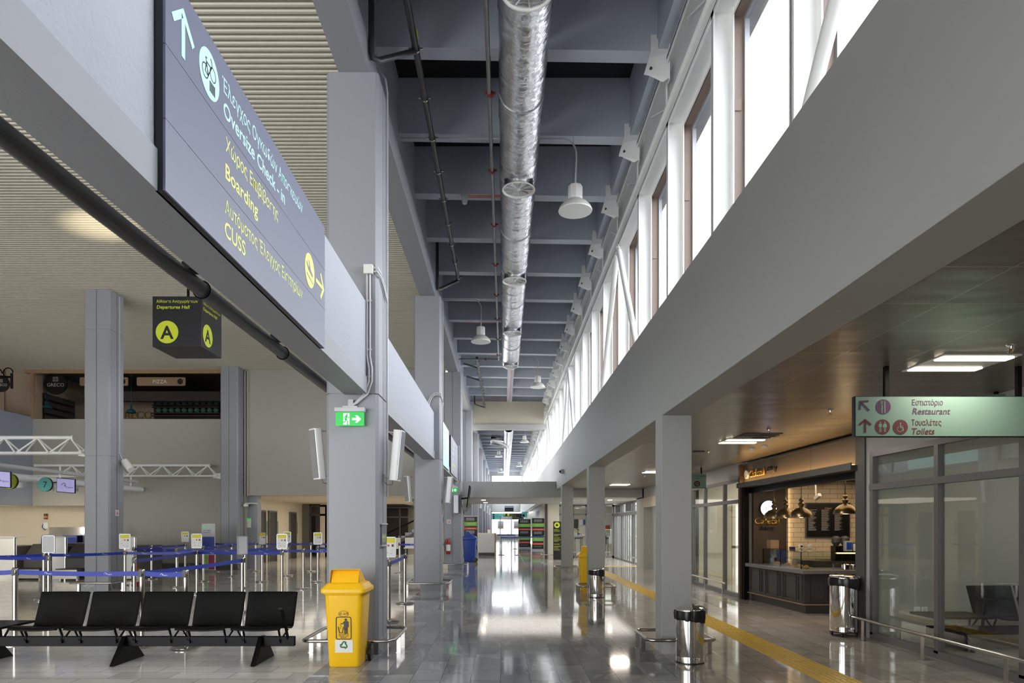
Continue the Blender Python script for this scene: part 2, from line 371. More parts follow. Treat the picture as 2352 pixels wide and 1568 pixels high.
# ---- balustrade beam between the left pillars (carries the big signs)
for a, c in ((YB, .21), (.83, 8.14), (8.76, 16.05), (16.67, 23.96)):
    E = thing('beam', (-1.76, (a + c) / 2, 3.1), kind='structure')
    B().prism([(-1.90, 3.1), (-1.62, 3.1), (-1.62, 3.295), (-1.635, 3.31), (-1.90, 3.31)], 'y', a, c).build('lower_flange', 'paint', E)
    bx(-1.86, -1.64, a, c, 3.31, 4.2).build('parapet', 'plaster', E)
# ---- edge beams under the roof
struct(bx(-1.97, -1.61, YB, YF, 6.94, 7.32), 'beam', 'paint')
struct(bx(-2.0, -1.69, YB, YF, 7.32, 8.76), 'beam', 'roof')
struct(bx(2.03, 2.42, YB, YF, 7.80, 8.76), 'beam', 'roof')
struct(bx(2.24, 2.42, YB, YF, 7.66, 7.80), 'trim_1', 'roof')
struct(bx(-2.3, 2.9, YB, YF + .3, 8.74, 9.0), 'roof', 'slab')
struct(bx(.16, .42, YB, YF, 7.84, 8.74), 'beam', 'roof')
for k in range(-6, 37):
    y0 = 9.0 + 1.9825 * k
    if y0 > YF - .3: break
    q = B()
    for xa, xb in ((-1.69, .16), (.42, 2.03)):
        q.add([(xa, y0, 7.82), (xb, y0, 7.82), (xb, y0, 8.74), (xa, y0, 8.74), (xa, y0 + .24, 7.82), (xb, y0 + .24, 7.82), (xb, y0 + .24, 8.74), (xa, y0 + .24, 8.74)],
              [(0, 1, 2, 3), (4, 7, 6, 5), (0, 4, 5, 1), (3, 2, 6, 7), (0, 3, 7, 4), (1, 5, 6, 2)])
    # slope of the underside to the eaves
    for v in q.v:
        if v.z < 8: v.z -= (v.x - .17) * .016
    struct(q, 'roof_beam', 'roof')

# ---- right: deep white wall band on its columns, clerestory above
struct(bx(1.90, 2.26, YB, 34.8, 2.86, 4.20), 'wall_right', 'white', bevel=.004)
struct(bx(1.94, 2.26, 34.8, YF, 2.86, 4.20), 'wall_right', 'white')
struct(bx(2.26, 2.62, YB, YF, 4.0, 4.16), 'sill', 'steelwhite')
# clerestory: posts, head, mullions, panes - one unit per bay
def window(k, y0, L):
    E = thing('window_%d' % k, (2.3, y0, 4.2), kind='structure')
    q = B().box(2.2, 2.215, y0, y0 + .09, 4.2, 6.95).box(2.2, 2.41, y0 + .045, y0 + .06, 4.2, 6.95).box(2.395, 2.41, y0 - .03, y0 + .09, 4.2, 6.95)
    q.build('post', 'steelwhite', E)
    bx(2.43, 2.53, y0 + .03, y0 + .10, 4.16, 7.1).build('mullion', 'brown', E)
    if k < 14:
        q = B()
        for z in (4.9, 5.9): q.box(2.43, 2.5, y0 + .018, y0 + .03, z, z + .12)
        q.build('cleat', 'brown', E)
    q = B().box(2.53, 2.58, y0 + .02, y0 + .07, 4.16, 7.0).box(2.53, 2.58, y0 + L - .0, y0 + L + .02, 4.16, 7.0)
    q.box(2.53, 2.58, y0 + .07, y0 + L, 6.86, 6.95).box(2.53, 2.58, y0 + .07, y0 + L, 4.16, 4.24)
    q.build('frame', 'alulight', E)
    bx(2.55, 2.56, y0 + .07, y0 + L, 4.24, 6.86).build('pane', 'window', E)
    bx(2.43, 2.53, y0 + .10, y0 + L + .03, 6.9, 7.1).build('head', 'brown', E)
i = 0
for k in range(-10, 36):
    i += 1; window(i, 7.16 + 1.9825 * k, 1.9825)
struct(bx(2.2, 2.42, YB, YF, 6.95, 6.965).box(2.2, 2.212, YB, YF, 6.90, 7.14).box(2.405, 2.42, YB, YF, 6.90, 6.96), 'trim_2', 'steelwhite')
struct(bx(2.23, 2.28, YB, YF, 7.14, 7.66), 'trim_3', 'housing')
struct(bx(2.12, 2.24, YB, YF, 7.60, 7.63).box(2.12, 2.13, YB, YF, 7.55, 7.65).box(2.17, 2.24, YB, YF, 7.14, 7.16), 'trim_4', 'steelwhite')
struct(bx(2.42, 2.75, YB, YF, 6.98, 8.76), 'wall_right', 'housing')
struct(bx(2.58, 2.75, YB, YF, 3.6, 4.17), 'wall_right', 'housing')
q = B()
for k in range(-4, 36):
    y0 = 7.16 + 1.9825 * k + .03
    q.tube([(2.19, y0, 7.15), (2.19, y0, 7.6)], .014, 6)
    q.tube([(2.19, y0 + .05, 7.16), (2.19, y0 + .95, 7.59)], .009, 5)
o = struct(q, 'trim_5', 'steelwhite')
# bracing tubes in front of the posts
def brace(Y0, Z0_, Y1, Z1, near=False):
    E = thing('wind_brace', (2.12, Y0, Z0_), kind='structure')
    a, c = Vector((2.12, Y0, Z0_)), Vector((2.12, Y1, Z1)); d = (c - a).normalized()
    B().tube([a + d * .12, a + d * .14, c - d * .14, c - d * .12], [.03, .05, .05, .03], 14).build('tube', 'steelwhite', E)
    q = B()
    for e, s_ in ((a, 1), (c, -1)):
        q.obox(e + d * s_ * .05, (.012, .07, .2), (math.atan2(-d.y, d.z) if True else 0, 0, 0))
        q.lathe([(.018, -.03), (.018, .03)], e, 8, 'x')
    q.build('clevis', 'steelwhite', E)
for Yt in (2.75, 12.65, 22.4, 32.2, 42.1, 52.0, 61.9):
    brace(Yt - 1.85, 4.3, Yt, 6.7); brace(Yt + 2.1, 4.3, Yt + .05, 6.7)
# brackets joining beam ends and clerestory
def bracket():
    E = thing('roof_bracket', (0, 0, 0))
    q = B().prism([(1.843, 7.465), (1.98, 7.935), (2.162, 7.925), (2.162, 7.5), (2.083, 7.43)], 'y', -.012, 0)
    q.prism([(2.15, 7.96), (2.162, 7.96), (2.162, 7.34), (2.15, 7.34)], 'y', -.11, 0)
    q.build('plate', 'steelwhite', E)
    B().add([(1.92, -.012, 7.68), (2.15, -.012, 7.68), (2.15, -.11, 7.68), (2.15, -.10, 7.36), (1.90, -.012, 7.45), (2.09, -.012, 7.36)],
            [(0, 1, 2), (0, 2, 3, 4), (3, 5, 4), (1, 5, 3, 2), (0, 4, 5, 1)]).build('gusset', 'steelwhite', E)
    B().box(1.934, 2.015, -.006, 0, 7.79, 7.99).build('back_plate', 'steelwhite', E)
    for x, z in ((2.06, 7.86), (1.93, 7.53), (2.12, 7.6)): B().lathe([(.018, -.03), (.018, 0)], (x, -.012, z), 6, 'y').build('bolt', 'darkgrey', E)
    return E
br0 = bracket(); first = True
for k in range(-1, 36):
    E = br0 if first else copy_tree(br0); first = False
    E.location = (0, 9.0 + 1.9825 * k - .02, 0)
    tag(E, 'white steel plate bracket bolted to the end of a roof beam above the clerestory', 'bracket', 'roof brackets along the clerestory')

# ---- hall back wall with the upper opening to the restaurant
struct(bx(-9.5, -2.1, 24.6, 24.8, 2.64, 7.15), 'wall_back', 'hallwall')
struct(bx(-13.8, -9.3, 24.6, 24.8, 0, 5.39).box(-16.97, -13.8, 24.6, 24.8, 2.27, 5.39), 'wall_back', 'hallwall')
struct(bx(-13.4, -9.95, 24.52, 24.6, 0, .2), 'baseboard_back', 'stonebase')
struct(bx(-17.2, -9.3, 24.5, 24.62, 7.02, 7.15).box(-16.98, -16.88, 24.5, 24.62, 5.39, 7.02), 'trim_6', 'tan')
struct(bx(-9.32, -9.26, 24.5, 24.6, 2.62, 7.1).box(-9.22, -9.17, 24.5, 24.6, 2.62, 7.1), 'trim_7', 'hallwall')
# left side wall, cantilevered upper part over the counters
struct(bx(-17.2, -16.97, 19.0, 24.6, 2.25, 5.45), 'wall_left', 'bluewall')
struct(bx(-24.2, -17.1, 24.7, 24.8, 5.2, 7.4), 'wall_left', 'tanwall')
struct(bx(-18.2, -18.0, YB, 24.6, 5.0, 7.15), 'wall_left', 'tanwall')
struct(bx(-24, -17.2, 19, 24.6, 5.2, 5.3), 'slab', 'slab')
struct(bx(-24, -9.4, 25.9, 26.1, 0, 2.4), 'wall_back', 'cream')
struct(bx(-24.2, -24, YB, 26, 0, 7.2), 'wall_left', 'beige')
struct(bx(-24, -13.4, 24.8, 26.1, 2.27, 2.4), 'ceiling', 'cream')
struct(bx(-15.6, -14.5, 25.6, 25.9, 0, 2.27), 'wall_back', 'bluewall')
# restaurant upstairs behind the opening
struct(bx(-17.1, -9.3, 29.6, 29.8, 5.2, 7.6), 'wall_back', 'tanwall')
struct(bx(-17.2, -9.3, 24.8, 29.8, 5.0, 5.2), 'floor', 'darkroom')
struct(bx(-17.2, -9.3, 24.8, 29.8, 7.3, 7.4), 'ceiling', 'darkroom')
struct(bx(-16.2, -9.3, 26.3, 26.5, 6.35, 6.72), 'beam', 'darkroom')
struct(bx(-9.4, -9.3, 24.8, 29.8, 5.2, 7.3), 'wall_right', 'tanwall')
struct(bx(-17.3, -17.2, 24.8, 29.8, 5.2, 7.3), 'wall_left', 'tanwall')

# ---- corridor behind the hall, with doors
struct(bx(-10.3, -10.1, 24.8, 34.2, 0, 2.64), 'wall_left', 'cream')
struct(bx(-10.3, -2.1, 24.8, 40, 2.64, 2.8), 'ceiling', 'cream')
struct(bx(-10.3, -2.1, 39.8, 40, 0, 2.64).box(-9.2, -8.6, 34.2, 34.6, 0, 2.64), 'wall_back', 'cream')
struct(bx(-9.5, -8.95, 24.8, 25.2, 0, 2.64), 'pillar', 'paint')
for n_, (a, c) in enumerate(((27.75, 28.85), (29.2, 30.25), (32.1, 33.1))):
    E = thing('door_%d' % (n_ + 1), (-10.05, (a + c) / 2, 0), kind='structure')
    bx(-10.1, -10.03, a, a + .07, 0, 2.2).box(-10.1, -10.03, c - .07, c, 0, 2.2).box(-10.1, -10.03, a + .07, c - .07, 2.13, 2.2).build('door_frame', 'alu', E)
    bx(-10.09, -10.06, a + .07, c - .07, .01, 2.13).build('door_leaf', 'darkgrey', E)
    B().tube([(-10.05, c - .15, 1.02), (-10.0, c - .15, 1.02), (-10.0, c - .27, 1.02)], .012, 8).build('door_handle', 'steel', E)
    tag(bx(-10.1, -10.085, c + .06, c + .3, 1.15, 1.75).build('wall_sign', 'teal'), ['teal sign panel beside the first brown door of the rear corridor', 'teal sign panel after the second brown door of the rear corridor', 'teal sign panel after the last brown door, by the glazed doors'][n_], 'sign')
# glazed dark doors at the end of it
E = thing('door_4', (-8.4, 34.4, 0), kind='structure')
q = bx(-10.1, -9.75, 34.2, 34.45, 0, 2.64)
q.build('jamb', 'alu', E)
q = B()
for x in (-9.7, -8.9, -8.1, -7.3, -6.5): q.box(x - .05, x + .05, 34.2, 34.3, 0, 2.55)
q.box(-9.7, -6.5, 34.2, 34.3, 2.05, 2.15).box(-9.7, -6.5, 34.2, 34.3, 2.5, 2.6); q.build('frame', 'darkgrey', E)
bx(-9.7, -6.5, 34.24, 34.26, 0, 2.5).build('pane', 'pane', E)
B().tube([(-9.62, 34.12, .85), (-9.62, 34.12, 1.25)], .015, 8).build('door_handle', 'brass', E)
struct(bx(-12, -5.2, 37, 37.1, 0, 2.64).box(-12, -10.3, 34.2, 34.3, 0, 2.64).box(-12.1, -12, 34, 37, 0, 2.64), 'wall_back', 'darkroom')
struct(bx(-12, -5, 34.3, 37.1, 2.6, 2.7), 'ceiling', 'darkroom')
# staircase with glazed side, seen between the pillars
E = thing('staircase', (-5, 36, 0), kind='structure')
q = B()
for k in range(12):
    q.box(-7.4 + k * .36, -7.04 + k * .36, 36.3, 38.0, .17 * k, .17 * (k + 1))
q.build('steps', 'stonebase', E)
B().prism([(-7.2, -.0), (-6.9, -.0), (-1.9, 2.35), (-1.9, 2.55)], 'y', 36.15, 36.25).build('stringer', 'darkgrey', E)
q = B()
for x in (-6.4, -5.5, -4.6, -3.7, -2.8): q.box(x - .03, x + .03, 36.15, 36.2, max(.1, (x + 7) * .47), 2.5)
q.box(-7, -1.9, 36.15, 36.2, 2.48, 2.56).box(-6.4, -1.9, 36.15, 36.2, 1.98, 2.04); q.build('glazing_frame', 'darkgrey', E)
B().tube([(-6.2, 36.2, 1.15), (-3.2, 36.2, 2.55)], .04, 8).build('handrail', 'blackmetal', E)
struct(bx(-10, -1.9, 38.4, 38.6, 0, 2.64), 'wall_back', 'cream')
struct(bx(-2.15, -1.95, 25.2, 38.5, 3.1, 4.3), 'wall_left', 'white')

# ---- cross beam with low ceiling over the corridor, cream wall hung from the roof
struct(bx(-1.97, 5.34, 24.6, 24.8, 2.57, 3.14), 'lintel', 'white')
struct(bx(-1.97, 5.34, 24.8, 32, 2.57, 2.75), 'ceiling', 'white')
struct(bx(-1.55, 2.03, 34.6, 34.75, 6.68, 7.86), 'wall_back', 'beige')
struct(bx(-1.55, 2.1, 34.5, 34.75, 6.41, 6.68), 'beam', 'white')
# far left side beyond the hall: glazing between the pillars
i = 60
for k in range(7):
    a = 24.6 + 7.93 * k; i += 1
    if k: a += .0
    E = thing('window_%d' % i, (-2.05, a + 4, 4.3), kind='structure')
    q = bx(-2.1, -2.0, a + 1.0, a + 7.0, 6.75, 6.94).box(-2.1, -2.0, a + 1.0, a + 7.0, 4.3, 4.4)
    for yy in (1.0, 2.9, 4.9, 6.9): q.box(-2.1, -2.0, a + yy, a + yy + .1, 4.3, 6.94)
    q.build('frame', 'steelwhite', E)
    bx(-2.06, -2.05, a + 1.0, a + 7.0, 4.4, 6.75).build('pane', 'window', E)
    struct(bx(-2.1, -2.0, a, a + 1.0, 4.3, 6.94).box(-2.1, -2.0, a + 7.0, a + 7.93, 4.3, 6.94), 'wall_left', 'white')
struct(bx(-2.1, -1.95, 38.5, YF, 0, 4.3), 'wall_left', 'white')
# glazed end
struct(bx(-2.1, 5, YF, YF + .2, 3.25, 6.6).box(-2.1, 5, YF, YF + .2, 7.5, 9).box(-2.1, 5, YF, YF + .2, 0, .56).box(-2.1, -1.45, YF, YF + .2, .56, 7.5).box(2.2, 5, YF, YF + .2, .56, 7.5), 'wall_back', 'white')
for n_, (z0, z1) in enumerate(((.56, 3.25), (6.6, 7.5))):
    E = thing('window_%d' % (70 + n_), (.4, YF, z0), kind='structure')
    q = B()
    for x in (-1.45, .48, 2.14): q.box(x, x + .08, YF + .05, YF + .12, z0, z1)
    q.box(-1.45, 2.2, YF + .05, YF + .12, z1 - .06, z1).box(-1.45, 2.2, YF + .05, YF + .12, z0, z0 + .06); q.build('frame', 'alu', E)
    bx(-1.4, 2.2, YF + .07, YF + .08, z0, z1).build('pane', 'window', E)
struct(bx(2.85, 3.0, 45.2, YF, 0, 2.9).box(1.95, 2.3, 62, YF, 0, 2.9), 'wall_right', 'white')

# ---- right side: metal tile ceiling, shop fronts
def tileceil():
    m = mat('metal_tile_ceiling', (150, 144, 134), .28, .25, var=.03)
    n = m.node_tree.nodes; L = m.node_tree.links; p = n['Principled BSDF']
    t = n.new('ShaderNodeTexCoord'); br = n.new('ShaderNodeTexBrick'); br.offset = 0; br.inputs['Scale'].default_value = 1
    br.inputs['Brick Width'].default_value = .6; br.inputs['Row Height'].default_value = .585; br.inputs['Mortar Size'].default_value = .004; br.inputs['Mortar Smooth'].default_value = .3
    br.inputs['Color1'].default_value = lin((132, 125, 118)); br.inputs['Color2'].default_value = lin((126, 119, 112)); br.inputs['Mortar'].default_value = lin((190, 184, 176))
    mp = n.new('ShaderNodeMapping'); mp.inputs['Location'].default_value = (-.24, -.6, 0); L.new(t.outputs['Object'], mp.inputs[0]); L.new(mp.outputs[0], br.inputs['Vector'])
    L.new(br.outputs['Color'], p.inputs['Base Color'])
    z = n.new('ShaderNodeTexNoise'); z.inputs['Scale'].default_value = 1.2; m2 = n.new('ShaderNodeMapping'); m2.inputs['Scale'].default_value = (1, 2.2, 1)
    L.new(t.outputs['Object'], m2.inputs[0]); L.new(m2.outputs[0], z.inputs['Vector'])
    bp = n.new('ShaderNodeBump'); bp.inputs['Strength'].default_value = .5; bp.inputs['Distance'].default_value = .03; L.new(z.outputs['Fac'], bp.inputs['Height'])
    b2 = n.new('ShaderNodeBump'); b2.inputs['Strength'].default_value = .6; b2.inputs['Distance'].default_value = .006; L.new(br.outputs['Fac'], b2.inputs['Height']); L.new(bp.outputs[0], b2.inputs['Normal'])
    L.new(b2.outputs[0], p.inputs['Normal']); return m
M['tileceil'] = tileceil()
o = B().box(2.26, 5.1, YB, 24.6, 2.87, 2.95).build('ceiling', 'tileceil', org=(0, 0, 0)); o['kind'] = 'structure'
struct(bx(5.1, 14, YB, 24.8, 2.95, 3.1).box(5.3, 14, 33.2, 60, 2.95, 3.1), 'ceiling', 'white')
struct(bx(5.3, 14, 24.6, 24.8, 0, 3.1), 'wall_back', 'white')
struct(bx(2.3, 5.3, 24.8, 60, 2.8, 2.95), 'ceiling', 'white')
struct(bx(2.3, 14, YB, 24.8, 3.1, 3.6).box(2.3, 5.5, 24.8, 33.2, 3.1, 3.6).box(2.3, 14, 33.2, 60, 3.1, 3.6), 'roof', 'slab')
SX = 5.0
def glazing(k, y0, y1, mull, top=2.47, tran=2.02, bot=.06, m='alu', wide=.075):
    E = thing('window_%d' % k, (SX, (y0 + y1) / 2, 0), kind='structure'); q = B()
    for y in mull: q.box(SX, SX + .08, y - wide / 2, y + wide / 2, bot, top)
    q.box(SX, SX + .08, y0, y1, top - .0, top + .07).box(SX - .01, SX + .09, y0, y1, tran, tran + .08).box(SX, SX + .08, y0, y1, 0, bot + .03)
    q.build('frame', m, E)
    bx(SX + .035, SX + .045, y0, y1, bot + .03, top).build('pane', 'pane', E)
    return E
glazing(90, 1.0, 9.33, (9.29, 7.9, 6.59, 5.2, 3.8, 2.4, 1.04))
struct(bx(SX, SX + .25, 9.33, 9.42, 0, 2.87).box(SX, SX + .2, 1.0, 9.33, 2.54, 2.87).box(SX, SX + .25, YB, 1.0, 0, 2.87), 'wall_right', 'white')
struct(bx(SX - .02, SX + .3, 9.42, 9.67, 0, 2.82), 'trim_9', 'darkgrey')
glazing(91, 14.45, 18.2, (14.5, 15.55, 17.05, 18.1))
struct(bx(SX, SX + .2, 14.45, 25.6, 2.54, 2.87).box(SX, SX + .2, 18.2, 19.2, 0, 2.54).box(SX, SX + .3, 24.4, 25.7, 0, 2.9), 'wall_right', 'white')
struct(bx(SX + .5, SX + .6, 19.2, 24.4, 0, 2.87).box(SX, SX + .2, 19.2, 24.4, 2.2, 2.54), 'wall_right', 'beige')
# waiting room behind the first glazing
struct(bx(SX + .05, 14, 9.3, 9.42, 0, 2.95), 'wall_back', 'hallwall')
struct(bx(10.4, 10.6, 0, 9.3, 0, 2.95).box(SX, 10.6, -.2, 0, 0, 2.95), 'wall_right', 'hallwall')
# room behind the second glazing
struct(bx(SX, 11, 18.2, 18.4, 0, 2.95), 'wall_back', 'cream')
struct(bx(11, 11.2, 14.3, 18.2, 0, 2.95), 'wall_right', 'hallwall')
struct(bx(SX + .14, 11, 14.33, 14.42, 0, 2.95), 'wall_back', 'hallwall')
# glass partition across, beyond the cross beam
E = thing('window_92', (4, 33, 0), kind='structure'); q = B()
for x in (2.62, 3.34, 4.02, 4.85, 5.3): q.box(x - .06, x + .06, 33, 33.08, 0, 2.57)
q.box(2.6, 5.34, 33, 33.08, 2.48, 2.57).box(2.6, 5.34, 33, 33.08, 2.06, 2.14).box(2.6, 5.34, 33, 33.08, 0, .1); q.build('frame', 'alu', E)
bx(2.6, 5.34, 33.03, 33.04, .1, 2.5).build('pane', 'pane', E)
struct(bx(2.0, 2.6, 32.0, 32.3, 0, 2.8), 'pillar', 'ivory')
struct(bx(1.92, 2.05, 31.9, 32.05, 0, 2.57), 'trim_10', 'darkgrey')
# sliding doors out to the kerb
E = thing('door_5', (5.35, 29, 0), kind='structure'); q = B()
for y in (25.9, 28.2, 28.4, 30.9, 31.1, 33.0): q.box(5.33, 5.43, y - .05, y + .05, 0, 2.57)
q.box(5.33, 5.43, 25.8, 33, 2.5, 2.57).box(5.25, 5.45, 25.8, 33, 2.0, 2.14).box(5.33, 5.43, 25.8, 33, 0, .05); q.build('frame', 'alu', E)
q = B()
for y in (26.6, 27.4, 29.2, 29.7, 30.2, 31.8, 32.4): q.box(5.36, 5.4, y - .03, y + .03, .05, 2.0)
q.build('leaf', 'alu', E)
bx(5.375, 5.385, 25.9, 33, .05, 2.5).build('pane', 'pane', E)
bx(5.30, 5.33, 28.5, 29.7, 2.16, 2.5).box(5.30, 5.33, 31.2, 32.4, 2.16, 2.5).build('sign_panel', 'darkgrey', E)
struct(bx(5.3, 14, 33.1, 33.2, 0, 3), 'wall_back', 'white')
struct(bx(13.9, 14.1, 33.2, 60, 0, 3), 'wall_right', 'white')
struct(bx(2.4, 14, 45, 45.2, 0, 2.95), 'wall_back', 'ivory')
# walls that close the building behind the camera
struct(bx(-24, -1.9, YB - .1, YB, 4.8, 7.4), 'wall_front', 'hallwall')  # unseen upper wall, added to cut the daylight reaching the hall ceiling
struct(bx(-1.9, 14, YB, YB + .2, 0, 9), 'wall_front', 'white')
q = B()
for k in range(10): q.box(-24 + k * 2.45, -23.92 + k * 2.45, YB, YB + .1, 0, 7.2)
for z in (0, 2.5, 4.8, 7.1): q.box(-24, -1.9, YB, YB + .1, z, z + .08)
E = thing('window_95', (-13, YB, 0), kind='structure'); q.build('frame', 'alu', E)

# ================================================================== UNDER THE ROOF
def round_duct(x, z, y0, y1, r, outs, label):
    E = thing('air_duct', (x, y0, z)); tag(E, label, 'air duct', 'foil air ducts'); rnd = random.Random(3)
    L = 2.05; y = y0; cuts = []
    while y < y1 - .3: cuts.append((y, min(y + L, y1))); y += L
    for a, c in cuts:
        P = []; R = []; n = 56
        for i in range(n + 1):
            t = a + (c - a) * i / n; P.append((x, t, z)); k = i in (0, n) or i % 14 == 0
            R.append(r * (.972 if k else 1 + rnd.uniform(-.004, .008) + .010 * math.sin(t * 9 + rnd.random() * .6)))
        q = B().tube(P, R, 56)
        for v in q.v: v += Vector((rnd.uniform(-.0022, .0022), 0, rnd.uniform(-.0022, .0022)))
        q.build('duct_section', 'foil', E, ang=60)
        B().tube([(x, a, z), (x, a + .018, z)], [r * 1.02, r * 1.02], 36).build('joint_ring', 'alulight', E)
        for s in (-1, 1):
            B().tube([(x + s * r * 1.02, a + .6, z), (x + s * r * 1.02, a + .6, 8.7)], .004, 5).build('hanger_rod', 'galv', E)
    for yo in outs:
        B().lathe([(.235, z - .1), (.235, z - r - .03), (.245, z - r - .04)], (x, yo, 0), 28).build('outlet_collar', 'foil', E, ang=60)
        zz = z - r - .05
        B().lathe([(.235, zz + .03), (.252, zz - .01), (.268, zz - .012), (.27, zz), (.25, zz + .02), (.235, zz + .03)], (x, yo, 0), 32).build('outlet_ring', 'lampwhite', E)
        g = B(); 
        for k in range(9):
            a = 2 * PI * k / 9; ca, sa = math.cos(a), math.sin(a); a2 = a + .42; cb, sb = math.cos(a2), math.sin(a2)
            g.add([(x + .03 * ca, yo + .03 * sa, zz + .01), (x + .225 * ca, yo + .225 * sa, zz + .0), (x + .225 * cb, yo + .225 * sb, zz + .07), (x + .03 * cb, yo + .03 * sb, zz + .03)], [(0, 1, 2, 3)])
        g.build('swirl_blade', 'housing', E)
        B().lathe([(.0, zz - .012), (.028, zz - .008), (.03, zz + .05), (0, zz + .06)], (x, yo, 0), 12).build('hub', 'lampwhite', E)
        B().lathe([(0, zz + .085), (.233, zz + .08)], (x, yo, 0), 24).build('throat', 'darkgrey', E)
    return E
round_duct(.24, 7.33, 2.95, 24.1, .3, (6.96, 11.07, 15.2, 19.3, 23.35), 'round foil-wrapped air duct with swirl outlets hanging under the dark roof beams')
E = round_duct(.30, 7.4, 40.5, 77, .3, (), 'distant round foil air duct beyond the cream wall hung from the roof')
E['group'] = 'foil air ducts'
q = B(); P = []
for i in range(15):
    a = PI / 2 * i / 14; P.append((.2 - 1.1 * (1 - math.cos(a)), 48 - 1.1 * math.sin(a), 7.3 + .15 * (i / 14)))
q.tube(P, [.33 + .025 * (i % 2) for i in range(15)], 24).build('duct_elbow', 'foil', E, ang=60)

def highbay(x, y, label, side=-1, long_=True):
    E = thing('high_bay_lamp', (x, y, 6.58)); tag(E, label, 'lamp', 'white high bay lamps in the corridor')
    B().lathe([(.268, 6.585), (.272, 6.60), (.25, 6.65), (.20, 6.71), (.135, 6.755), (.115, 6.765)], (x, y, 0), 32).build('shade', 'lampwhite', E)
    B().lathe([(.108, 6.76), (.108, 6.79), (.118, 6.80), (.118, 6.98), (.105, 7.0), (.03, 7.005), (0, 7.005)], (x, y, 0), 8).build('ballast_housing', 'lampwhite', E, bevel=.004)
    B().lathe([(.26, 6.60), (.12, 6.74), (0, 6.742)], (x, y, 0), 24).build('reflector', 'housing', E)
    if long_:
        X = x + side * .05; P = [(x, y, 7.0), (x + .01, y, 7.2), (x + .02, y, 7.45)]
        for i in range(7):
            a = PI / 2 * i / 6; P.append((x + .02 + side * .22 * (1 - math.cos(a)), y, 7.5 + .25 * math.sin(a)))
        xe = -1.65 if side < 0 else 1.9
        P += [(xe, y, 7.76)]
        B().tube(P, .013, 8).build('conduit', 'housing', E)
        B().tube([(x - .03, y, 7.0), (x - .03, y, 7.8)], .003, 4).build('suspension_cable', 'steel', E)
highbay(1.15, 10.97, 'largest white bell-shaped high bay lamp, hanging right beside the foil duct')
highbay(-.63, 18.75, 'white high bay lamp hanging between the red-clamped pipe and the pillar side')
highbay(1.24, 24.9, 'white high bay lamp near the far end of the first foil duct')
highbay(1.26, 41.3, 'small distant white high bay lamp under the hung cream wall, beside the second duct')
highbay(-.36, 49.8, 'tiny distant white high bay lamp below the foil elbow of the second duct')
highbay(1.33, 57.8, 'tiny distant white high bay lamp farther along by the clerestory')
highbay(-.26, 64.4, 'tiniest white high bay lamp near the glazed end')

def clamp(b, p, r, ax='y'):
    b.tube([(p[0], p[1] - .012, p[2]), (p[0], p[1] + .012, p[2])], r * 1.35, 12); b.box(p[0] - r * 2.1, p[0] + r * 2.1, p[1] - .01, p[1] + .01, p[2] - .008, p[2] + .008)
E = thing('drain_pipe', (-1.1, 11, 7.5)); tag(E, 'dark plastic drain pipe in steel clamps slanting away under the roof, two branches', 'pipe')
B().tube([(-1.1, 5.0, 7.5), (-1.1, 16.6, 7.5)], .042, 14).build('main_pipe', 'darkpipe', E)
B().tube([(-1.1, 8.55, 7.48), (-1.5, 8.2, 7.12), (-1.56, 8.12, 7.1), (-1.57, 8.10, 7.16), (-1.57, 8.1, 8.7)], .036, 12).build('branch_pipe', 'darkpipe', E)
B().tube([(-1.1, 16.5, 7.47), (-1.5, 16.1, 7.12), (-1.555, 16.04, 7.1), (-1.56, 16.03, 7.16), (-1.56, 16.03, 8.7)], .036, 12).build('branch_pipe', 'darkpipe', E)
B().box(-1.045, -1.04, 8.2, 8.34, 7.47, 7.51).build('pipe_sticker', 'yellowpaper', E)
y = 5.6
while y < 16.5:
    q = B(); clamp(q, (-1.1, y, 7.5), .042); q.build('pipe_clamp', 'steel', E); y += .98
E = thing('drain_pipe', (-.95, 30, 7.5)); tag(E, 'distant dark drain pipe with three short branches past the end of the foil duct', 'pipe')
B().tube([(-.95, 24.2, 7.5), (-.95, 34.3, 7.5)], .045, 12).build('main_pipe', 'darkpipe', E)
for yy, xx in ((25.7, -1.5), (27.9, -1.5)): B().tube([(xx, yy - .3, 7.58), (-.95, yy, 7.48)], .035, 8).build('branch_pipe', 'darkpipe', E)
B().tube([(-.95, 34.25, 7.48), (-1.42, 33.4, 7.5), (-1.45, 33.3, 8.7)], .035, 8).build('branch_pipe', 'darkpipe', E)
for k in range(14):
    q = B(); clamp(q, (-.95, 24.7 + k * .66, 7.5), .045); q.build('pipe_clamp', 'steel', E)
E = thing('sprinkler_pipe', (-.18, 12, 7.3)); tag(E, 'galvanised sprinkler pipe with red clamps running beside the foil duct', 'pipe')
B().tube([(-.2, 4.0, 7.3), (-.17, 23.7, 7.3)], .028, 12).build('main_pipe', 'galv', E)
B().tube([(-1.55, 23.6, 7.3), (-.12, 23.6, 7.3)], .024, 10).build('cross_pipe', 'galv', E)
for k in range(-1, 8):
    yy = 9.12 + 1.9825 * k
    q = B().tube([(-.18, yy - .02, 7.3), (-.18, yy + .02, 7.3)], .044, 12).box(-.25, -.11, yy - .012, yy + .012, 7.30, 7.325).tube([(-.18, yy, 7.33), (-.18, yy, 7.8)], .006, 5)
    q.build('red_clamp', 'redclamp', E)
q = B().tube([(-.65, 23.6, 7.3), (-.6, 23.6, 7.3)], .04, 10); q.build('red_coupling', 'redclamp', E)
E = thing('smoke_detector', (-.74, 12.95, 7.62)); tag(E, 'white smoke detector on a beam underside with orange cables beside it', 'smoke detector')
B().lathe([(0, 7.63), (.04, 7.635), (.055, 7.67), (.055, 7.70), (.06, 7.71), (.06, 7.74)], (-.74, 12.93, 0), 16).build('sensor', 'housing', E)
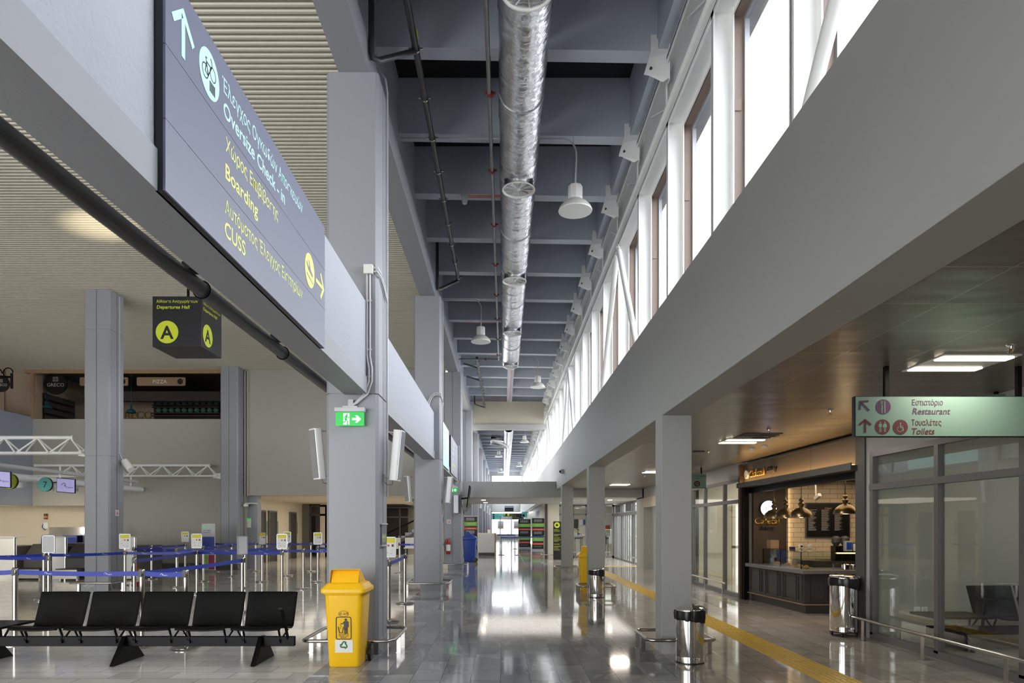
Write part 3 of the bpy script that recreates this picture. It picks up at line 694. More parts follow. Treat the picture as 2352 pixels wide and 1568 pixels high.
bx(-.81, -.67, 12.87, 12.99, 7.74, 7.8).build('mounting_box', 'housing', E)
for dz in (0, .03): B().tube([(-.67, 12.94, 7.76 + dz), (-.4, 12.93, 7.755 + dz), (.1, 12.95, 7.77 + dz)], .009, 6).build('orange_cable', 'orange', E)
tag(B().tube([(-1.2, 20.98, 7.78), (-.1, 20.99, 7.78)], .009, 6).build('cable', 'orange'), 'orange cable clipped under a roof beam behind the hanging lamp', 'cable')
tag(B().tube([(.3, 27, 7.8), (.31, 30, 7.79), (.3, 33.5, 7.79), (.2, 34.2, 7.8), (-.2, 34.2, 7.86), (-1.4, 34.2, 7.84)], .012, 6).build('cable', 'orange'), 'orange cable running under the middle rib to the hung cream wall', 'cable')
# conduit across on the second visible beam is part of the lamp; pipe slung beside the left balustrade
E = thing('service_pipe', (-2.3, 10, 3.27)); tag(E, 'dark grey service pipe slung below and beside the balustrade of the left pillars', 'pipe')
B().tube([(-2.3, .8, 3.33), (-2.3, 24.4, 3.33)], .058, 18).build('pipe', 'darkpipe', E)
for yy in (2.5, 5.0, 6.9, 9.6, 12.3, 15, 18, 21):
    bx(-2.36, -1.9, yy, yy + .13, 3.42, 3.47).box(-2.06, -1.9, yy, yy + .13, 3.34, 3.42).build('bracket', 'blackmetal', E)
    B().tube([(-2.3 + .066 * math.cos(a * PI / 8), yy + .2, 3.33 + .066 * math.sin(a * PI / 8)) for a in range(16)], .006, 5, closed=True).build('wire_loop', 'blackmetal', E)

# ================================================================== SIGNS ON THE BALUSTRADE
def board(y0, y1, z0, z1, label, m='navy', seams=(3.79, 3.44), name='sign_board'):
    E = thing(name, (-1.6, (y0 + y1) / 2, z0)); tag(E, label, 'sign', 'sign boards along the balustrade')
    zz = [z0] + sorted(seams) + [z1]; q = B()
    for a, c in zip(zz, zz[1:]): q.box(-1.595, -1.583, y0, y1, a + .0015, c - .0015)
    q.build('face_panel', m, E)
    bx(-1.632, -1.595, y0, y1, z0, z1).build('casing', 'navydark', E)
    return E
E = board(3.195, 6.04, 3.1, 4.172, 'largest navy sign board with arrows reading Oversize Check-in, Boarding and CUSS')
Fm = face((-1.583, 0, 0), '+x')
def row(s, y, z, wd, size, m, bold=0): text(s, size, Matrix.Translation((0, 0, 0)) @ face((-1.583, y, z), '+x'), m, E, bold=bold, width=wd)
row('Έλεγχος Ογκωδών Αποσκευών', 3.835, 3.985, 1.525, .115, 'mint')
row('Oversize Check - in', 3.85, 3.852, 1.08, .122, 'mint', .013)
row('Χώρος Επιβίβασης', 3.885, 3.668, .90, .115, 'lime')
row('Boarding', 3.872, 3.512, .512, .122, 'lime', .011)
row('Αυτόματος Έλεγχος Εισιτηρίων', 3.874, 3.31, 1.487, .115, 'lime')
row('CUSS', 3.866, 3.18, .31, .125, 'lime', .013)
q = B(); stroke(q, [(3.27, 3.972), (3.368, 4.06), (3.468, 3.972)], .036, Fm); stroke(q, [(3.368, 4.05), (3.368, 3.85)], .036, Fm); q.build('arrow', 'mint', E)
B().ext(circ(3.668, 3.955, .125), Fm).build('pictogram_disc', 'mint', E)
q = B(); F2 = face((-1.5798, 3.668, 3.955), '+x')
for cx, cz in ((-.055, -.012), (.04, .022)): stroke(q, circ(cx, cz, .036, 20), .005, F2, 0, .001, True)
stroke(q, [(-.055, -.012), (-.02, -.02), (.03, .06), (.022, .085), (.012, .09)], .006, F2, 0, .001)
stroke(q, [(-.055, -.012), (-.04, .045), (.02, .045), (-.02, -.02), (-.04, .045), (-.05, .062), (-.035, .066)], .006, F2, 0, .001)
for k in range(4): q.ext([(.0 + k * .018, -.085), (.012 + k * .018, -.085), (.012 + k * .018, -.03 + .0), (.0 + k * .018, -.03)], F2, 0, .001)
q.build('pictogram', 'navydark', E)
B().ext(circ(5.565, 3.612, .136), Fm).build('pictogram_disc', 'lime', E)
F2 = face((-1.5798, 5.565, 3.612), '+x'); q = B()
q.ext([(-.09, .02), (-.075, .02), (-.05, -.005), (.07, -.03), (.085, -.02), (.08, -.01), (.02, .015), (-.02, .075), (-.035, .075), (-.012, .022), (-.06, .03), (-.08, .05), (-.09, .05)], F2, 0, .001)
q.ext([(-.09, -.05), (.09, -.085), (.09, -.075), (-.09, -.04)], F2, 0, .001); q.build('pictogram', 'navy', E)
q = B(); stroke(q, [(5.90, 3.70), (5.985, 3.605), (5.90, 3.51)], .034, Fm); stroke(q, [(5.76, 3.605), (5.975, 3.605)], .034, Fm); q.build('arrow', 'lime', E)
E = board(16.75, 19.7, 3.14, 4.27, 'pale mint sign board with faint print beyond the second pillar', 'mint', ())
F2 = face((-1.583, 17.2, 4.0), '+x')
for k, s in enumerate(('Τουαλέτες', 'Toilets', 'Ειδική Βοήθεια', 'Special Assistance', 'Καφέ', 'Cafe')): text(s, .12, face((-1.583, 17.6, 4.05 - .15 * k), '+x'), 'tealink', E)
E = board(20.5, 23.4, 3.14, 4.27, 'grey navy sign board reading Security control near the third pillar', 'navy', ())
for k, (s, mm) in enumerate((('Αναχωρήσεις', 'lime'), ('Departures', 'lime'), ('Αφίξεις', 'mint'), ('Arrivals', 'mint'), ('Έλεγχος Ασφαλείας', 'lime'), ('Security control', 'lime'))):
    text(s, .15, face((-1.583, 21.1, 4.08 - .165 * k), '+x'), mm, E)
q = B(); stroke(q, [(20.8, 3.25), (21.0, 3.4), (20.8, 3.55)], .035, Fm); q.build('arrow', 'lime', E)

# hanging cube sign
E = thing('cube_sign', (-6.7, 14.5, 5.21)); tag(E, 'black hanging cube sign with a lime letter A reading Departures Hall', 'sign')
bx(-7.204, -6.2, 14.0, 15.0, 5.21, 6.24).build('cube_body', 'navydark', E, bevel=.006)
B().tube([(-6.7, 14.5, 6.24), (-6.7, 14.5, 7.15)], .028, 12).build('hanging_rod', 'blackmetal', E)
for o_, k in (((-7.204, 14.0, 5.21), '-y'), ((-6.2, 14.0, 5.21), '+x')):
    def T(u, v): return face(o_, k) @ Matrix.Translation((u, v, 0))
    text('Αίθουσα Αναχωρήσεων', .085, T(.08, .90), 'limey', E, width=.85)
    text('Departures Hall', .095, T(.08, .78), 'limey', E, width=.68, bold=.012, shear=.15)
    B().ext(circ(.30, .30, .232), face(o_, k)).build('letter_disc', 'limey', E)
    text('A', .37, T(.30, .165) @ Matrix.Translation((0, 0, .002)), 'navydark', E, bold=.025, align='CENTER')

# ---- emergency exit signs with the running figure
def exit_sign(x, y, z, label, w_=.335, arrow=True, k='-y'):
    E = thing('exit_sign', (x, y, z)); tag(E, label, 'exit sign', 'green emergency exit signs'); h = w_ * .47
    F = face((x - w_ / 2, y - .045, z), k); 
    q = B().box(x - w_ / 2 - .008, x + w_ / 2 + .008, y - .075, y - .0, z + h + .006, z + h + .055); q.build('lamp_housing', 'housing', E, bevel=.004)
    bx(x - w_ / 4, x + w_ / 4, y - .06, y - .02, z + h + .055, z + h + .075).box(x - .03, x + .03, y - .01, y, z + h + .06, z + h + .16).build('mounting_bracket', 'housing', E)
    bx(x - w_ / 2, x + w_ / 2, y - .045, y - .035, z, z + h + .01).build('sign_plate', 'green', E)
    q = B(); s = h / 1.0
    def P(pts): return [(u * s + .04 * w_ / .335, v * s) for u, v in pts]
    q.ext(P([(.32, .08), (.78, .08), (.78, .93), (.32, .93)]), F, 0, .0015)
    if arrow:
        a = w_ * .58; q.ext([(a, h * .42), (a + h * .35, h * .42), (a + h * .22, h * .22), (a + h * .38, h * .22), (a + h * .68, h * .5), (a + h * .38, h * .78), (a + h * .22, h * .78), (a + h * .35, h * .58), (a, h * .58)], F, 0, .0015)
    q.build('white_symbol', 'signwhite', E)
    q = B(); F2 = F @ Matrix.Translation((0, 0, .0015))
    q.ext(P(circ(.60, .84, .06, 12)), F2, 0, .001)
    for pts, ww in (([(.56, .74), (.50, .48)], .15), ([(.55, .72), (.70, .60), (.76, .64)], .055), ([(.52, .72), (.40, .66), (.36, .54)], .055), ([(.52, .48), (.64, .32), (.62, .12), (.70, .1)], .075), ([(.50, .46), (.44, .28), (.26, .26)], .07)):
        stroke(q, P(pts), ww * s, F2, 0, .001)
    q.build('running_figure', 'green', E)
    return E
E = exit_sign(-1.815, 8.1, 2.715, 'green exit sign with running figure hanging on the big pillar above the yellow bin')
def cond(P, r=.012, m='housing', name='conduit', parent=None): return B().tube(P, r, 8).build(name, m, parent)
E = thing('junction_box', (-1.60, 8.13, 4.53)); tag(E, 'cream junction box with curved conduits on the corner of the big pillar', 'junction box')
bx(-1.66, -1.55, 8.07, 8.14, 4.52, 4.63).build('box', 'lampwhite', E, bevel=.006)
for dx, zz in ((0, 0), (.035, 0)):
    cond([(-1.625 + dx, 8.115, 4.53), (-1.625 + dx, 8.115, 3.55), (-1.60 + dx, 8.11, 3.40), (-1.60 + dx, 8.105, 3.25), (-1.65 + dx, 8.10, 3.10), (-1.76 + dx * .5, 8.09, 2.99), (-1.80, 8.07, 2.95)], .012, parent=E)
for dz in (0, .045):
    cond([(-1.55, 8.12, 4.60 - dz), (-1.50, 8.11, 4.60 - dz), (-1.475, 8.15, 4.56 - dz), (-1.47, 8.35, 4.50 - dz), (-1.47, 8.6, 4.40 - dz)], .012, parent=E)
for zz in (4.2, 3.62, 3.3): bx(-1.65, -1.57, 8.11, 8.135, zz, zz + .02).build('conduit_clip', 'housing', E)
tag(cond([(-1.47, 8.62, 1.9), (-1.47, 8.62, 7.0), (-1.5, 8.66, 7.2), (-1.56, 8.7, 7.3)], .012), 'long straight conduit rising up the corridor side of the big pillar', 'conduit')
for yy, zz, lb in ((16.0, 4.42, 'pair of curved conduits on the second pillar above the balustrade'),):
    E = thing('conduit_pair', (-1.6, yy, zz - .4)); tag(E, lb, 'conduit')
    for d in (0, .04):
        cond([(-1.78 + d, yy - .02, zz - .2), (-1.78 + d, yy - .02, zz), (-1.70 + d * .5, yy - .03, zz + .16 - d), (-1.62, yy - .03, zz + .22 - d), (-1.48, yy - .03, zz + .22 - d), (-1.455, yy + .2, zz + .15 - d), (-1.455, yy + .4, zz + .05 - d)], .013, parent=E)
    cond([(-1.455, yy + .3, 1.8), (-1.455, yy + .3, 6.9)], .012, parent=E)
E = thing('conduit_pair', (-1.56, 23.9, 3)); tag(E, 'pair of straight conduits on the third pillar curving down to its exit sign', 'conduit')
for d in (0, .045): cond([(-1.60 + d, 23.93, 4.35), (-1.60 + d, 23.93, 3.2), (-1.62 + d, 23.92, 3.1), (-1.70 + d, 23.91, 3.02)], .012, parent=E)
exit_sign(-1.78, 23.957, 2.72, 'small green exit sign on the third pillar beside the wall screen', .32)

# ---- column loudspeakers
def speaker(x, y, z, side, label, tilt=.1):
    E = thing('column_speaker', (0, 0, 0)); tag(E, label, 'loudspeaker', 'white column loudspeakers on the pillars'); w_ = .085
    B().prism(rrect(-w_, w_, -.05, .06, .03), 'z', -.31, .31).build('cabinet', 'steelwhite', E)
    B().prism([(-w_ + .012, -.053), (w_ - .012, -.053), (w_ - .012, -.047), (-w_ + .012, -.047)], 'z', -.295, .295).build('grille', 'alulight', E)
    B().tube([(0, .06, .28), (0, .15, .28)], .008, 6).tube([(0, .06, -.28), (0, .13, -.28)], .008, 6).box(-.03, .03, .13, .15, -.34, -.24).build('wall_bracket', 'housing', E)
    B().tube([(0, .03, -.31), (.01, .04, -.36), (.0, .10, -.37), (0, .13, -.34)], .004, 5).build('speaker_cable', 'black', E)
    E.location = (x, y, z); E.rotation_euler = (tilt, 0, side); return E
spk = [(-2.30, 8.42, 2.42, -.85, 'white column loudspeaker on the hall side of the big pillar'),
       (-1.31, 8.42, 2.40, PI / 2 - .2, 'white column loudspeaker on the corridor side of the big pillar'),
       (-2.29, 16.3, 2.42, -.85, 'white column loudspeaker on the hall side of the second pillar'),
       (-1.30, 16.3, 2.40, PI / 2 - .2, 'white column loudspeaker on the corridor side of the second pillar'),
       (-1.66, 23.8, 2.3, 0, 'flat grey column loudspeaker facing out from the third pillar')]
for a in spk: speaker(*a[:4], a[4], .1 if abs(a[3]) > .1 else .0)
for k in range(5):
    speaker(-1.32, 32.2 + 7.93 * k, 2.9, PI / 2 - .2, ['white column loudspeaker on the first pillar past the low ceiling', 'white column loudspeaker on the second pillar past the low ceiling', 'white column loudspeaker on the third pillar past the low ceiling', 'white column loudspeaker on the fourth pillar past the low ceiling', 'white column loudspeaker on the last pillar before the glazed end'][k])

# ---- small things fixed to pillars
E = thing('notice', (-1.47, 8.5, 1.35)); tag(E, 'small grey notice with lime arrows in a holder on the side of the big pillar', 'notice')
bx(-1.495, -1.48, 8.28, 8.62, 1.30, 1.55).build('backing', 'navy', E); bx(-1.495, -1.465, 8.26, 8.64, 1.55, 1.565).box(-1.495, -1.465, 8.26, 8.64, 1.285, 1.30).build('holder_rail', 'housing', E)
q = B(); F2 = face((-1.48, 8.30, 1.32), '+x')
for u in (.07, .2): stroke(q, [(u, .02), (u, .10)], .02, F2); stroke(q, [(u - .03, .07), (u, .11), (u + .03, .07)], .015, F2)
q.build('lime_arrow', 'lime', E)
def firesign(x, y, z, label, k='-y'):
    E = thing('fire_sign', (x, y, z)); tag(E, label, 'sign', 'fire equipment signs')
    F2 = face((x, y, z), k); B().ext([(-.07, 0), (.07, 0), (.07, .14), (-.07, .14)], F2, 0, .004).build('plate', 'paper', E)
    q = B(); stroke(q, [(-.035, .02), (-.035, .09), (-.015, .115), (.03, .115)], .014, F2, .004, .006); q.ext([(.0, .02), (.035, .02), (.035, .09), (.0, .09)], F2, .004, .006); q.build('symbol', 'red', E)
firesign(-1.93, 23.955, 1.62, 'small red and white fire extinguisher sign on the third pillar')
firesign(-9.345, 16.5, 1.78, 'small red and white fire sign on the hall pillar above the belt barriers', '+x')
def extinguisher(x, y, z, label):
    E = thing('fire_extinguisher', (x, y, z)); tag(E, label, 'fire extinguisher')
    B().lathe([(0, z), (.07, z), (.078, z + .02), (.078, z + .42), (.06, z + .47), (.025, z + .50), (0, z + .50)], (x, y, 0), 20).build('cylinder', 'red', E)
    B().lathe([(.079, z + .12), (.079, z + .34)], (x, y, 0), 20).build('instruction_label', 'paper', E)
    B().box(x - .02, x + .02, y - .02, y + .02, z + .5, z + .55).box(x - .01, x + .1, y - .012, y + .012, z + .55, z + .565).box(x - .01, x + .08, y - .012, y + .012, z + .52, z + .53).build('valve_handle', 'red', E)
    B().tube([(x - .02, y, z + .53), (x - .1, y, z + .5), (x - .12, y, z + .35), (x - .1, y, z + .1)], .01, 8).build('hose', 'black', E)
extinguisher(-1.94, 23.86, .55, 'red fire extinguisher hanging on the third pillar beside the blue bin')
extinguisher(-9.24, 17.16, .02, 'red fire extinguisher standing behind the hall pillar, half hidden by belts')
E = thing('wall_screen', (-1.2, 23.9, 2.2)); tag(E, 'thin black screen on an arm seen edge-on beside the third pillar', 'screen')
B().obox((-1.22, 23.85, 2.55), (.04, .9, .75), (0, .12, 0)).build('display', 'blackmetal', E)
B().tube([(-1.48, 24.1, 2.5), (-1.25, 23.9, 2.52)], .03, 8).build('arm', 'black', E)
B().tube([(-1.27, 23.8, 2.2), (-1.3, 23.8, 2.05), (-1.38, 23.85, 2.1), (-1.4, 23.9, 1.95), (-1.47, 24, 2.3)], .01, 6).build('cable', 'black', E)
E = thing('security_camera', (1.84, 22.6, 3.35)); tag(E, 'small dome camera on the white wall band by the low cross beam', 'camera')
B().lathe([(0, -.06), (.03, -.05), (.045, -.02), (.045, 0)], (1.80, 21.5, 3.25), 12, 'x').build('dome', 'black', E)
bx(1.80, 1.9, 21.44, 21.56, 3.18, 3.32).build('housing_box', 'housing', E)
# spotlight on the hall pillar with its cable
E = thing('spotlight', (-9.28, 16.7, 3.05)); tag(E, 'white cylinder spotlight angled down from the hall pillar corner', 'lamp')
a, c = Vector((-9.27, 16.68, 3.12)), Vector((-9.06, 16.6, 2.9)); B().tube([a, c], .085, 20).build('lamp_body', 'lampwhite', E)
B().tube([(-9.35, 16.72, 3.05), (-9.2, 16.66, 3.03)], .03, 8).build('wall_mount', 'lampwhite', E)
B().tube([(-9.34, 16.6, 7.1), (-9.34, 16.6, 3.3), (-9.28, 16.66, 3.12)], .008, 6).build('power_cable', 'lampwhite', E)

# ---- stainless bumper rails round the pillar feet
def bumper(x0, x1, y0, y1, label, z=.2, o=.22):
    a, b_, c, d = x0 - o, x1 + o, y0 - o - .02, y1 + o; r = .1; P = []
    for cx, cy, a0 in ((b_ - r, d - r, 0), (a + r, d - r, 90), (a + r, c + r, 180), (b_ - r, c + r, 270)):
        P += [(cx + r * math.cos(math.radians(a0 + 90 * k / 6)), cy + r * math.sin(math.radians(a0 + 90 * k / 6)), z) for k in range(7)]
    E = thing('bumper_rail', ((a + b_) / 2, (c + d) / 2, 0)); tag(E, label, 'bumper rail', 'steel bumper rails around pillar feet')
    B().tube(P, .021, 12, closed=True).build('rail', 'steel', E)
    ym = (c + d) / 2 + .02
    for px in (a, b_):
        for dy in (-.17, .17): bx(px - .025, px + .025, ym + dy - .004, ym + dy + .004, 0, z - .015).box(px - .03, px + .03, ym + dy - .04, ym + dy + .04, 0, .004).build('post', 'steel', E)
bl = ['around the big pillar behind the yellow bin', 'around the foot of the second pillar', 'around the foot of the third pillar by the blue bin']
for k in range(3): bumper(-2.118, -1.495, PY[k + 1], PY[k + 1] + .62, 'polished steel bumper rail ' + bl[k])
bl = ['around the white column beside the small pedal bin', 'around the white column with the yellow bin behind it', 'around the third white column near the dark totem']
for k in range(3): bumper(1.90, 2.26, RY[k + 1], RY[k + 1] + .35, 'polished steel bumper rail ' + bl[k])
bumper(-9.97, -9.35, 16.2, 16.82, 'polished steel bumper rail around the hall pillar behind the belts')
bumper(2.0, 2.6, 32.0, 32.3, 'small distant steel bumper rail around the ivory column by the totem')

# ================================================================== DEPARTURES HALL FURNISHING
def loft(b, rings):
    n = len(rings[0][0]); vs = [(u, v, z) for pts, z in rings for u, v in pts]; fs = []
    for i in range(len(rings) - 1): fs += [(i * n + k, i * n + (k + 1) % n, (i + 1) * n + (k + 1) % n, (i + 1) * n + k) for k in range(n)]
    fs += [tuple(range(n))[::-1], tuple((len(rings) - 1) * n + k for k in range(n))]
    return b.add(vs, fs)
# ---- belt barrier posts
def poster_frame(E, rot, blank=False, org=(0, 0, 0), glassy=False):
    Mx = Matrix.Translation(Vector(org)) @ Matrix.Rotation(rot, 4, 'Z') @ face((0, 0, 0), '-y')
    q = B(); w_, h = .118, .165; z0 = 1.03
    for u0, u1, v0, v1 in ((-w_, w_, z0, z0 + .012), (-w_, w_, z0 + 2 * h - .012, z0 + 2 * h), (-w_, -w_ + .012, z0, z0 + 2 * h), (w_ - .012, w_, z0, z0 + 2 * h)):
        q.ext([(u0, v0), (u1, v0), (u1, v1), (u0, v1)], Mx, -.008, .008)
    q.ext([(-w_ + .01, z0 + .01), (w_ - .01, z0 + .01), (w_ - .01, z0 + 2 * h - .01), (-w_ + .01, z0 + 2 * h - .01)], Mx, -.006, 0)
    f = q.build('sign_frame', 'alulight', E)
    c = B().ext([(-w_ + .012, z0 + .012), (w_ - .012, z0 + .012), (w_ - .012, z0 + 2 * h - .012), (-w_ + .012, z0 + 2 * h - .012)], Mx, 0, .002)
    c.build('poster', 'paper' if not blank else 'housing', f)
    if not blank:
        B().ext([(-w_ + .02, z0 + .235), (w_ - .02, z0 + .235), (w_ - .02, z0 + .31), (-w_ + .02, z0 + .31)], Mx, .002, .003).build('yellow_heading', 'yellowpaper', f)
        B().ext(circ(-.065, z0 + .19, .016, 3), Mx, .002, .003).build('pictogram', 'yellow', f)
        B().ext(circ(-.003, z0 + .19, .018, 10), Mx, .002, .003).build('pictogram', 'redp', f)
        B().ext([(.045, z0 + .17), (.08, z0 + .17), (.08, z0 + .21), (.045, z0 + .21)], Mx, .002, .003).build('pictogram', 'navydark', f)
        for u, v, mm in ((-.06, .12, 'tealink'), (.055, .12, 'housing'), (-.03, .07, 'redp'), (.04, .06, 'tealink')):
            B().ext([(u - .02, z0 + v - .008), (u + .02, z0 + v), (u + .02, z0 + v + .008), (u - .02, z0 + v)], Mx, .002, .003).build('pictogram', mm, f)
    B().tube([Vector(org) + Vector((0, 0, .985)), Vector(org) + Vector((0, 0, 1.035))], .012, 8).build('clip', 'chrome', E)
def post_proto(x, y):
    E = thing('belt_barrier_post', (x, y, 0))
    B().lathe([(0, 0), (.172, 0), (.175, .006), (.175, .022), (.165, .028), (.035, .034), (0, .034)], (x, y, 0), 40).build('base_plate', 'steel', E)
    B().lathe([(.032, .03), (.032, .9)], (x, y, 0), 20).build('pole', 'steel', E)
    B().lathe([(0, .9), (.034, .9), (.036, .905), (.036, .975), (.03, .985), (0, .987)], (x, y, 0), 20).build('cassette', 'steel', E)
    q = B()
    for a in (0, PI / 2, PI, 3 * PI / 2): q.obox((x + .036 * math.cos(a), y + .036 * math.sin(a), .93), (.012, .026, .085), (0, 0, a))
    q.lathe([(0, .986), (.031, .986), (.029, .992), (0, .993)], (x, y, 0), 16); q.build('belt_clip', 'black', E)
    return E
POSTS = {  # name: (px, Y, label, frame rotation or None, blank)
 'A': (35, 8.9, 'steel belt barrier post behind the black side table at the edge of the photo', None),
 'B': (326, 8.66, 'steel belt barrier post behind the gap between the second and third black seats', None),
 'C': (427, 8.54, 'steel belt barrier post with a full round base showing under the fourth black seat', None),
 'D': (101, 14.1, 'steel belt barrier post behind the blank framed sign, by the check-in desks', None),
 'D2': (112, 12.75, 'steel belt barrier post carrying the blank grey framed sign', 0, True),
 'E': (287, 15.2, 'steel belt post carrying a yellow-headed notice in front of the hall pillar', .12),
 'F': (309, 11.8, 'steel belt post starting the bright lilac-looking belt in front of the hall pillar', None),
 'G': (307, 17.8, 'steel belt post beside the hall pillar, behind the extinguisher', None),
 'H': (348, 19.8, 'steel belt post in the second row behind, where two far belts meet by the pillar', None),
 'I': (406, 17.1, 'steel belt post standing free in front of the blank hall wall', None),
 'J': (425, 21.5, 'steel belt post with the small notice seen against the blank hall wall', 0),
 'K': (452, 15.5, 'steel belt post with a notice in front of the green-topped airline banner', 0),
 'L': (467, 19, 'steel belt post just in front of the green-topped airline banner', None),
 'M': (493, 23.0, 'far steel belt post at the foot of the second hall pillar', None),
 'N': (532, 20.9, 'steel belt post in front of the second hall pillar, a full base visible', None),
 'O': (557, 12.0, 'steel belt post with a framed sign seen almost edge-on', 1.15, True),
 'O2': (563, 16.9, 'steel belt post hidden behind the one with the edge-on sign', None),
 'P': (587, 23.2, 'far steel belt post in front of the first brown door', None),
 'Q': (602, 18.7, 'steel belt post with a narrow angled notice in front of the second brown door', 1.0),
 'R': (648, 15.1, 'steel belt post with the largest notice in front of the corridor doors', 0),
 'S': (660, 21.0, 'steel belt post whose notice peeks out behind the largest notice', 0),
 'T': (697, 16.6, 'steel belt post without a notice near the big pillar, base fully visible', None),
 'U': (714, 23.0, 'far steel belt post in front of the dark glazed doors', None),
 'V': (730, 18.7, 'steel belt post with a notice close to the hall side of the big pillar', 0),
 'W': (893, 10.95, 'steel belt post with a notice half hidden by the big pillar on the corridor side', 0),
 'X': (930, 13.5, 'steel belt post standing on the grey stone between the first two pillars', None),
 'Y': (918, 22.4, 'far steel belt post seen between the first two pillars', None),
 'Z': (-95, 8.9, 'steel belt barrier post just outside the photo behind the side table', None),
 'Z2': (-60, 13.2, 'steel belt barrier post outside the photo by the check-in desks', None),
}
p0 = post_proto(0, 0); PP = {}; k0 = True
for key, t in POSTS.items():
    E = p0 if k0 else copy_tree(p0); k0 = False
    PP[key] = (E, FX(t[0], t[1]), t[1])
for key, t in POSTS.items():
    E, x, y = PP[key]; E.location = (x, y, 0); ORG[E.name] = Vector((x, y, 0)); tag(E, t[2], 'barrier post', 'steel belt barrier posts')
    if t[3] is not None: poster_frame(E, t[3], len(t) > 4, (x, y, 0))
def belt(a, c, sag=.012, prints=True, dz=0):
    Ea, xa, ya = PP[a]; _, xc, yc = PP[c]; d = Vector((xc - xa, yc - ya, 0)); L = d.length; d.normalize(); nrm = Vector((d.y, -d.x, 0))
    if nrm.y > 0: nrm = -nrm
    n = 10; z0 = .93 + dz; vs = []
    for i in range(n + 1):
        t = i / n; p = Vector((xa, ya, 0)) + d * (.045 + (L - .09) * t); s_ = -sag * 4 * t * (1 - t)
        for zz in (z0 - .03 + s_, z0 + .03 + s_):
            for w_ in (-.001, .001): vs.append(p + nrm * w_ + Vector((0, 0, zz)))
    fs = []
    for i in range(n):
        k = i * 4; j = k + 4; fs += [(k + 1, j + 1, j + 3, k + 3), (k, k + 2, j + 2, j), (k, j, j + 1, k + 1), (k + 2, k + 3, j + 3, j + 2)]
    fs += [(0, 1, 3, 2), (n * 4, n * 4 + 2, n * 4 + 3, n * 4 + 1)]
    f = B().add(vs, fs).build('belt', 'belt', Ea)
    if prints and L > .6:
        u = Vector((-nrm.y, nrm.x, 0)); u = u if u.x > 0 else -u
        m_ = max(1, int(L / .62)); q = B()
        for i in range(m_):
            t = (i + .5) / m_; p = Vector((xa, ya, 0)) + d * (.05 + (L - .1) * t) + nrm * .0012 + Vector((0, 0, z0 - sag * 4 * t * (1 - t)))
            Fm2 = Matrix.Identity(4)
            for r_ in range(3): Fm2[r_][0] = u[r_]; Fm2[r_][1] = (0, 0, 1)[r_]; Fm2[r_][2] = nrm[r_]; Fm2[r_][3] = p[r_]
            stroke(q, [(-.05, -.004), (-.042, .012), (-.028, .018), (-.018, .008), (-.025, -.006), (-.012, .002)], .0035, Fm2, 0, .0006)
            tb = text('Fraport', .022, Fm2 @ Matrix.Translation((-.012, -.012, 0)), 'print', None, bold=.01, t=.0006); q.add(tb.v, tb.f)
        q.build('logo_print', 'print', f)
for a, c in (('Z', 'A'), ('A', 'B'), ('B', 'C'), ('B', 'O'), ('Z2', 'D'), ('Z2', 'D2'), ('D', 'E'), ('E', 'K'), ('F', 'K'), ('K', 'R'), ('G', 'I'), ('G', 'H'), ('H', 'J'),
             ('I', 'O2'), ('O2', 'T'), ('L', 'N'), ('M', 'P'), ('P', 'U'), ('O2', 'S'), ('W', 'X')): belt(a, c)
def loose_belt(a, x, y, lb=None):
    PP['_'] = (None, x, y); belt(a, '_')
loose_belt('T', -4.0, 16.6); loose_belt('V', -4.3, 18.5); loose_belt('U', -5.0, 23); loose_belt('Y', -1.95, 22.6)

